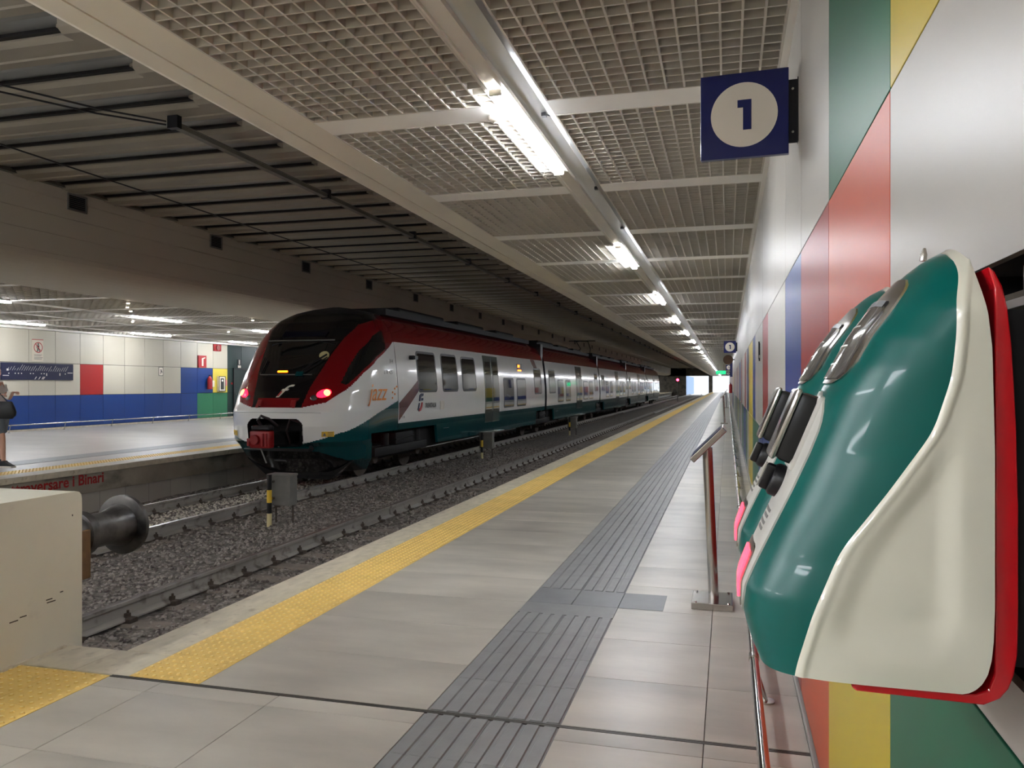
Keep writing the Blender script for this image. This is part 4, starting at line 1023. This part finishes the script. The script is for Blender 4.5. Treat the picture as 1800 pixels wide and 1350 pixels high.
MB().tube([(-.06, 13.3, .6), (-.1, 13.22, .74), (-.02, 13.2, .82), (.08, 13.3, .76), (.14, 13.5, .62)], .028, 10).tube([(.18, 13.9, .25), (.22, 13.7, .5), (.34, 13.62, .74), (.5, 13.7, .68), (.56, 13.9, .5)], .024, 10).build('air_hose', mat('hose', (40, 26, 26), .5), co, smooth=True)
MB().tube([(-.38, 13.2, .2), (.0, 13.18, .2)], .012, 6).tube([(-.02, 13.2, .2), (.08, 13.22, -.06)], .014, 6).box(.46, .53, 13.85, 13.9, .42, .5).build('lever', M['tgrey'], co)
# plough under the nose
MB().prism([(-1.2, -.1), (1.2, -.1), (.7, -.5), (-.7, -.5)], 14.55, 14.7, 'y').build('plough', M['t_black'], cab)
# carriages
def rrect(y0, y1, z0, z1, r, n=5):
    pts = []
    for cx, cy, a0 in ((y1 - r, z1 - r, 0), (y0 + r, z1 - r, PI / 2), (y0 + r, z0 + r, PI), (y1 - r, z0 + r, 1.5 * PI)):
        for i in range(n + 1): a = a0 + PI / 2 * i / n; pts.append((cx + r * math.cos(a), cy + r * math.sin(a)))
    return pts
def sidex(z): return float(np.interp(z, ZW, WWD))
def sidepanel(poly, off, th, mb=None, mi=0):
    """a plate that lies on the carriage side (right side, x > 0)"""
    mb = mb or MB(); n = len(poly)
    zz_ = [p[1] for p in poly]; lo, hi = min(zz_), max(zz_)
    if hi - lo > .35:                # tall plates are cut into strips so that they follow the curved side
        lv = sorted(set([round(v, 4) for v in zz_] + [v for v in (.3, .6, .75, .9, 1.1, 1.3, 1.5, 1.7, 2.0) if lo < v < hi])); row = []
        for z in lv:
            ys_ = []
            for i in range(n):
                (a, p), (b, q) = poly[i], poly[(i + 1) % n]
                if abs(p - q) < 1e-6:
                    if abs(p - z) < 1e-4: ys_ += [a, b]
                elif min(p, q) - 1e-4 <= z <= max(p, q) + 1e-4: ys_.append(a + (b - a) * (z - p) / (q - p))
            row.append((min(ys_), max(ys_), z))
        V = [(sidex(z) + off - d, y, z) for d in (0, th) for y0_, y1_, z in row for y in (y0_, y1_)]; m_ = len(row); F = []
        for i in range(m_ - 1): F += [(2 * i, 2 * i + 1, 2 * i + 3, 2 * i + 2), (2 * i, 2 * i + 2, 2 * i + 2 + 2 * m_, 2 * i + 2 * m_), (2 * i + 1, 2 * i + 1 + 2 * m_, 2 * i + 3 + 2 * m_, 2 * i + 3)]
        F += [(0, 2 * m_, 2 * m_ + 1, 1), (2 * m_ - 2, 2 * m_ - 1, 4 * m_ - 1, 4 * m_ - 2)]
        return mb.add(V, F, mi)
    V = [(sidex(z) + off, y, z) for y, z in poly] + [(sidex(z) + off - th, y, z) for y, z in poly]
    F = [tuple(range(n))] + [(i, (i + 1) % n, (i + 1) % n + n, i + n) for i in range(n)]
    return mb.add(V, F, mi)
def window(par, y0, y1, z0, z1, r=.1):
    mb = MB(); sidepanel(rrect(y0, y1, z0, z1, r), .006, .02, mb, 0); sidepanel(rrect(y0 + .055, y1 - .055, z0 + .055, z1 - .055, r * .7), .0085, .01, mb, 1)
    return mb.build('window', [M['bk'], M['t_win']], par)
def door(par, y0, y1):
    mid = (y0 + y1) / 2
    for a, b in ((y0, mid - .012), (mid + .012, y1)):
        mb = MB(); sidepanel([(a, .1), (b, .1), (b, .5), (b, 1.1), (b, 1.7), (b, 2.27), (a, 2.27), (a, 1.7), (a, 1.1), (a, .5)], .010, .03, mb, 0)
        sidepanel(rrect(a + .1, b - .1, .62, 2.1, .06), .0135, .01, mb, 1)
        mb.build('door', [M['t_door'], M['t_win']], par)
    mb = MB(); sidepanel([(mid - .014, .02), (mid + .014, .02), (mid + .014, 1.1), (mid + .014, 2.27), (mid - .014, 2.27), (mid - .014, 1.1)], .012, .03, mb); mb.build('door_seal', M['bk'], par)
    MB().box(1.38, 1.62, y0 - .1, y1 + .1, -.06, -.01).build('door_step', M['steel'], par)
def carbody(y0, y1, cut0, cut1):
    zz = [.42, .56, .56, .9, 1.3, 1.7, 2.1, 2.34, 2.34, 2.55, 2.7, 2.8, 2.9, 2.96, 2.96, 3.06, 3.12]
    mi = [0, 0, 1, 1, 1, 1, 1, 1, 2, 2, 2, 2, 2, 2, 3, 3]
    prof = [(sidex(z), z) for z in zz]
    mb = MB(); n = len(prof); V = []
    yst = [y0 + (y1 - y0) * i / 14 for i in range(15)]
    for y in yst:
        V += [(x, y, z) for x, z in prof] + [(-x, y, z) for x, z in reversed(prof)]
    N2 = 2 * n; F = []; MI = []
    for a in range(14):
        for i in range(N2 - 1):
            ii = i if i < n - 1 else (N2 - 2 - i)
            if i == n - 1: m_ = 3
            else: m_ = mi[ii]
            F.append((a * N2 + i, a * N2 + i + 1, (a + 1) * N2 + i + 1, (a + 1) * N2 + i)); MI.append(m_)
    for q in (0, 14): F.append([q * N2 + i for i in range(N2)]); MI.append(3)
    mb.v = V; mb.f = F; mb.mi = MI
    me = mb.mesh('carriage', [M['t_teal'], M['t_white'], M['t_red'], M['t_roof']], fix=False)
    bm = bmesh.new(); bm.from_mesh(me); bmesh.ops.remove_doubles(bm, verts=bm.verts, dist=.0005)
    bmesh.ops.recalc_face_normals(bm, faces=bm.faces); bm.to_mesh(me); bm.free()
    me.polygons.foreach_set('use_smooth', [True] * len(me.polygons)); me.set_sharp_from_angle(angle=math.radians(40))
    o = link('carriage', me, tr)
    for sx in (-1, 1):
        xa, xb = (1.40, 1.465) if sx > 0 else (-1.465, -1.40)
        MB().prism([(cut0, .43), (cut0 + .1, -.02), (cut1 - .1, -.06), (cut1, .43)], xa, xb, 'x').build('skirt', M['t_teal'], o)
    MB().box(-1.25, 1.25, y0 + .3, y1 - .3, -.1, .43).build('underframe', M['under'], o)
    rb = MB()
    for a, b in ((.12, .34), (.42, .6), (.7, .86)): rb.box(-.75, .75, y0 + (y1 - y0) * a, y0 + (y1 - y0) * b, 3.05, 3.27, bev=.05)
    rb.box(-.95, -.7, y0 + .5, y1 - .5, 2.98, 3.12).box(.7, .95, y0 + .5, y1 - .5, 2.98, 3.12)
    rb.build('roof_unit', M['t_roof'], o)
    gp = MB(); sidepanel([(cut0 + .5, .3), (cut0 + .9, .3), (cut0 + .9, .31), (cut0 + .5, .31)], .01, .02, gp); gp.build('skirt_mark', M['tgrey'], o)
    return o
def bogie(y, w=1.2):
    b = MB().box(-1.1, 1.1, y - 1.6, y + 1.6, -.2, .1, bev=.03).box(1.12, 1.3, y - 1.5, y + 1.5, -.12, .08, bev=.03).box(1.15, 1.34, y - .5, y + .5, .08, .35, bev=.03).box(-1.34, -1.12, y - 1.5, y + 1.5, -.12, .08)
    b.tube([(1.25, y - .9, .1), (1.25, y - .9, .36)], .09, 10).tube([(1.25, y + .9, .1), (1.25, y + .9, .36)], .09, 10).tube([(1.36, y - .55, .2), (1.36, y + .45, .24)], .016, 6)
    o = b.build('bogie', M['under'], tr, smooth=True)
    for s_ in (-w, w):
        for x in (-.75, .75):
            MB().tube([(x - .07, y + s_, -.13), (x + .07, y + s_, -.13)], .42, 28).tube([(x + .07, y + s_, -.13), (x + .42, y + s_, -.13)], .14, 16).build('wheel', M['rust'], o, smooth=True)
    return o
c1 = carbody(16.17, 30.62, 18.55, 29.2)
for a, b, c_, d in ((17.34, 18.60, 1.22, 2.19), (18.99, 20.20, 1.22, 2.19), (20.56, 21.80, 1.22, 2.17)): window(c1, a, b, c_, d, .12)
for a, b in ((24.67, 25.95), (26.32, 27.6)): window(c1, a, b, .66, 1.63, .09)
window(c1, 28.9, 30.1, 1.05, 2.02, .1); door(c1, 22.62, 24.14)
MB().box(1.395, 1.42, 26.55, 27.2, 1.80, 2.12).build('side_display', M['bk'], c1); text('BARI', .13, M['ledo'], c1, (1.422, 26.6, 2.0), (PI / 2, 0, PI / 2), 'led_text'); MB().box(1.42, 1.423, 26.62, 27.1, 1.88, 1.92).build('led_line', M['ledo'], c1)
MB().tube([(1.42, 16.95, 2.02), (1.52, 16.95, 2.02)], .05, 12).box(1.50, 1.56, 16.92, 17.1, 1.98, 2.06).build('side_camera', M['bk'], c1)
sp = MB(); sidepanel([(16.2, .62), (16.8, .95), (17.34, 1.25), (17.34, 1.5), (16.8, 1.26), (16.2, 1.0)], .006, .006, sp); sp.build('maroon_stripe', M['maroon'], c1)
sp = MB(); sidepanel([(29.2, 2.33), (28.6, 2.33), (29.15, 1.95), (29.6, 1.98)], .004, .006, sp); sp.build('red_stripe', M['maroon'], c1)
text('TRENITALIA', .155, M['tgrey'], c1, (1.487, 17.72, .86), (PI / 2, 0, PI / 2), 'operator_name', shear=.25, sx=.9, bold=.004)
text('IV4', .13, M['tgrey'], cab, (1.462, 15.72, 1.86), (PI / 2, 0, PI / 2 - .03), 'coach_number'); text('ETR 425', .12, M['tgrey'], cab, (1.47, 15.42, 1.63), (PI / 2, 0, PI / 2 - .03), 'coach_number')
text('jazz', .52, M['orange'], cab, (1.452, 14.74, 1.08), (PI / 2, .0, PI / 2 - .035), 'train_name', shear=.35, bold=0)
for a, b in ((15.85, 1.12), (15.86, 1.24), (15.98, 1.2), (15.98, 1.32), (16.08, 1.36)): MB().xbox(Matrix.Translation((1.475, a, b)), .01, .05, .04).build('name_dot', M['orange'], cab)
MB().box(1.481, 1.487, 18.78, 19.06, .78, 1.0).build('door_pictogram', M['swhite'], c1); text('71 83', .08, M['tgrey'], c1, (1.475, 16.35, .66), (PI / 2, 0, PI / 2), 'coach_number')
q = MB()
for pts, in (([(17.36, 1.02), (17.43, 1.02), (17.47, 1.12), (17.62, 1.14), (17.64, 1.20), (17.5, 1.2), (17.4, 1.16)],),): sidepanel(pts, .016, .014, q)
sidepanel([(17.5, 1.03), (17.6, 1.03), (17.62, 1.09), (17.54, 1.09)], .016, .014, q); sidepanel([(17.27, .82), (17.33, .80), (17.40, .98), (17.35, .98)], .016, .014, q); q.build('logo_blue_part', M['tblue'], c1)
q = MB(); sidepanel([(17.34, .78), (17.46, .80), (17.54, .88), (17.58, .99), (17.51, .99), (17.45, .88), (17.36, .84)], .016, .014, q); q.build('logo_red_part', M['tred'], c1)
MB().box(-1.3, 1.3, 30.6, 30.98, .1, 3.0).build('bellows', M['bk'], tr)
st_ = 30.96
ends = [(30.96, 44.5), (44.82, 57.65), (57.95, 71.4), (71.7, 85.2)]
for n_, (a, b) in enumerate(ends):
    c_ = carbody(a, b, a + 1.3, b - 1.3); d = a - 30.96
    for w0, w1, z0, z1 in ((31.46, 32.7, 1.05, 2.02), (33.13, 34.35, .66, 1.63), (34.86, 36.0, .66, 1.63), (39.36, 40.7, .66, 1.6), (41.05, 42.3, .66, 1.6), (42.85, 43.9, 1.04, 2.05)): window(c_, w0 + d, min(w1 + d, b - .2), z0, z1, .09)
    door(c_, 37.45 + d, 38.98 + d)
    if n_ < 3: MB().box(-1.3, 1.3, b - .02, b + .34, .1, 3.0).build('bellows', M['bk'], tr)
for y in (16.85, 30.8, 44.66, 57.8, 71.55, 83.5): bogie(y)
pg = MB().tube([(-.5, 47, 3.2), (-.3, 48.4, 3.6), (-.35, 47.2, 4.0), (.35, 47.2, 4.0), (.3, 48.4, 3.6), (.5, 47, 3.2)], .03, 6).tube([(-.8, 47.2, 4.02), (.8, 47.2, 4.02)], .03, 6).box(-.6, .6, 46.8, 48.6, 3.1, 3.25)
pg.build('pantograph', M['under'], tr)

# ------------------------------------------------------------------ the person on the far platform
def skin(name, verts, edges, radii, m, parent, sub=2, root=0):
    me = bpy.data.meshes.new(name); me.from_pydata(verts, edges, []); me.materials.append(m)
    o = link(name, me, parent); mo = o.modifiers.new('skin', 'SKIN'); mo.use_smooth_shade = True
    for i, r in enumerate(radii):
        sv = me.skin_vertices[0].data[i]; sv.radius = r if isinstance(r, tuple) else (r, r)
        sv.use_root = (i == root)
    s2 = o.modifiers.new('sub', 'SUBSURF'); s2.levels = sub; s2.render_levels = sub
    return o
pe = thing('person', 'person in a white top, grey shorts and black sneakers carrying a black bag', 'person', (-12.07, 10.95, 0))
# faces +X ; y is to the figure's left
bv_ = [(0, 0, .90), (-.05, 0, 1.08), (-.11, 0, 1.28), (-.14, 0, 1.42), (-.13, 0, 1.50), (-.11, 0, 1.58), (-.10, 0, 1.66),
       (.05, -.09, .86), (.17, -.095, .50), (.20, -.095, .10), (.23, -.095, .055), (.34, -.10, .03),
       (-.03, .09, .86), (-.08, .095, .50), (-.12, .095, .11), (-.10, .095, .055), (.01, .10, .03),
       (-.14, -.17, 1.39), (-.01, -.22, 1.18), (.21, -.20, 1.225), (.25, -.195, 1.235),
       (-.14, .17, 1.39), (-.02, .22, 1.15), (.16, .12, 1.26), (.20, .10, 1.27)]
be = [(0, 1), (1, 2), (2, 3), (3, 4), (4, 5), (5, 6), (0, 7), (7, 8), (8, 9), (9, 10), (10, 11), (0, 12), (12, 13), (13, 14), (14, 15), (15, 16), (3, 17), (17, 18), (18, 19), (19, 20), (3, 21), (21, 22), (22, 23), (23, 24)]
brd = [(.13, .15), (.11, .13), (.12, .15), (.08, .13), .045, .075, .07, .09, .056, .036, .035, .022, .09, .056, .036, .035, .022, .05, .036, .027, .024, .05, .036, .027, .024]
bo = skin('body', bv_, be, brd, M['skin'], pe)
skin('shirt', [(0, 0, .93), (-.05, 0, 1.1), (-.11, 0, 1.28), (-.14, 0, 1.41), (-.14, -.17, 1.39), (-.06, -.20, 1.26), (-.14, .17, 1.39), (-.06, .20, 1.25)], [(0, 1), (1, 2), (2, 3), (3, 4), (4, 5), (3, 6), (6, 7)],
     [(.145, .165), (.13, .15), (.135, .165), (.09, .14), .062, .058, .062, .058], M['shirt'], pe)
skin('shorts', [(0, 0, .96), (0, 0, .86), (.07, -.09, .78), (.15, -.095, .54), (-.03, .09, .78), (-.07, .095, .54)], [(0, 1), (1, 2), (2, 3), (1, 4), (4, 5)], [(.14, .16), (.14, .165), .115, .10, .115, .095], M['denim'], pe)
hd = MB(); ell(Matrix.Translation((-0.085, 0, 1.615)), .098, .078, .12, 24, 16, hd); hd.build('head', M['skin'], pe, smooth=True)
fc_ = MB(); ell(Matrix.Translation((0.013, 0, 1.60)), .02, .014, .026, 10, 8, fc_); ell(Matrix.Translation((-0.085, -.08, 1.61)), .02, .01, .03, 10, 8, fc_); ell(Matrix.Translation((-0.085, .08, 1.61)), .02, .01, .03, 10, 8, fc_); fc_.build('nose_and_ears', M['skin'], pe, smooth=True)
ey = MB()
for s_ in (-1, 1): ell(Matrix.Translation((-0.003, s_ * .032, 1.625)), .012, .014, .008, 10, 8, ey)
ey.build('eyes', M['bk'], pe, smooth=True); mo_ = MB(); ell(Matrix.Translation((0.002, 0, 1.558)), .01, .025, .007, 10, 8, mo_); mo_.build('mouth', M['tred'], pe, smooth=True)
hr = MB(); ell(Matrix.Translation((-0.115, 0, 1.655)), .112, .092, .105, 24, 16, hr); ell(Matrix.Translation((-0.185, 0, 1.56)), .05, .07, .14, 18, 12, hr); hr.build('hair', M['hair'], pe, smooth=True)
def hand(p, d, side, nm='hand'):
    """palm with five bent fingers, starting at the wrist p, pointing along d"""
    p = Vector(p); d = Vector(d).normalized(); r_ = d.cross(Vector((0, 0, 1))).normalized() * side; dn = Vector((0, 0, -1))
    V = [p, p + d * .045, p + d * .08]; E_ = [(0, 1), (1, 2)]; R_ = [(.024, .018), (.036, .016), (.036, .014)]
    for k, (o_, L) in enumerate(((-.030, .062), (-.011, .072), (.009, .068), (.028, .052))):
        b0 = len(V); V += [p + d * .085 + r_ * o_, p + d * (.085 + L * .45) + r_ * o_ + dn * .006, p + d * (.085 + L * .7) + r_ * o_ + dn * .028, p + d * (.085 + L * .66) + r_ * o_ + dn * .048]
        E_ += [(2, b0), (b0, b0 + 1), (b0 + 1, b0 + 2), (b0 + 2, b0 + 3)]; R_ += [.0095, .009, .0085, .007]
    b0 = len(V); V += [p + d * .03 - r_ * .035, p + d * .06 - r_ * .055 + dn * .012, p + d * .085 - r_ * .05 + dn * .03]; E_ += [(1, b0), (b0, b0 + 1), (b0 + 1, b0 + 2)]; R_ += [.012, .010, .008]
    skin(nm, [v[:] for v in V], E_, R_, M['skin'], pe, sub=1)
hand((.24, -.195, 1.235), (1, .05, .05), 1); hand((.19, .105, 1.27), (1, -.2, .05), -1)
for x, y, rz in ((.24, -.10, 0), (-.09, .10, 0)):
    up = MB(); up.prism([(-.10, .02), (-.11, .06), (-.07, .11), (-.0, .115), (.03, .09), (.12, .05), (.165, .035), (.17, .02)], -.042, .042, 'y')
    o = up.build('shoe', M['bk'], pe, loc=(x - .0, y, 0)); b_ = o.modifiers.new('b', 'BEVEL'); b_.width = .018; b_.segments = 3
    MB().prism([(-.115, 0), (-.118, .022), (.175, .024), (.185, .014), (.175, 0)], -.047, .047, 'y').build('sole', M['swhite'], o)
bg_ = thing('shoulder_bag', 'soft black handbag hanging from the forearm of the standing person', 'bag', (-11.62, 10.66, .885))
bb = MB(); V = []; F = []
prof = [(-.05, .15, .02), (0, .21, .045), (.06, .22, .06), (.14, .19, .05), (.22, .15, .025), (.24, .13, .012)]
for z, a, b in prof:
    for k in range(20): th = 2 * PI * k / 20; V.append((a * math.copysign(abs(math.cos(th)) ** .7, math.cos(th)), b * math.copysign(abs(math.sin(th)) ** .8, math.sin(th)), z))
for j in range(5): F += [(j * 20 + k, j * 20 + (k + 1) % 20, (j + 1) * 20 + (k + 1) % 20, (j + 1) * 20 + k) for k in range(20)]
F += [tuple(range(20))[::-1], tuple(range(100, 120))]
bb.add(V, F).build('bag_body', M['leather'], bg_, smooth=True)
MB().tube([(-.12, 0, .22), (-.20, .05, .30), (-.21, .085, .375), (-.10, .05, .31), (.06, 0, .22)], .009, 8).build('handle', M['leather'], bg_, smooth=True)
tag(MB().xbox(Matrix.Translation((-11.68, 10.765, 1.225)) @ Matrix.Rotation(.5, 4, 'Y'), .075, .012, .14, bev=.004).build('phone', M['swhite']), 'small white phone held in the hand of the standing person', 'phone')
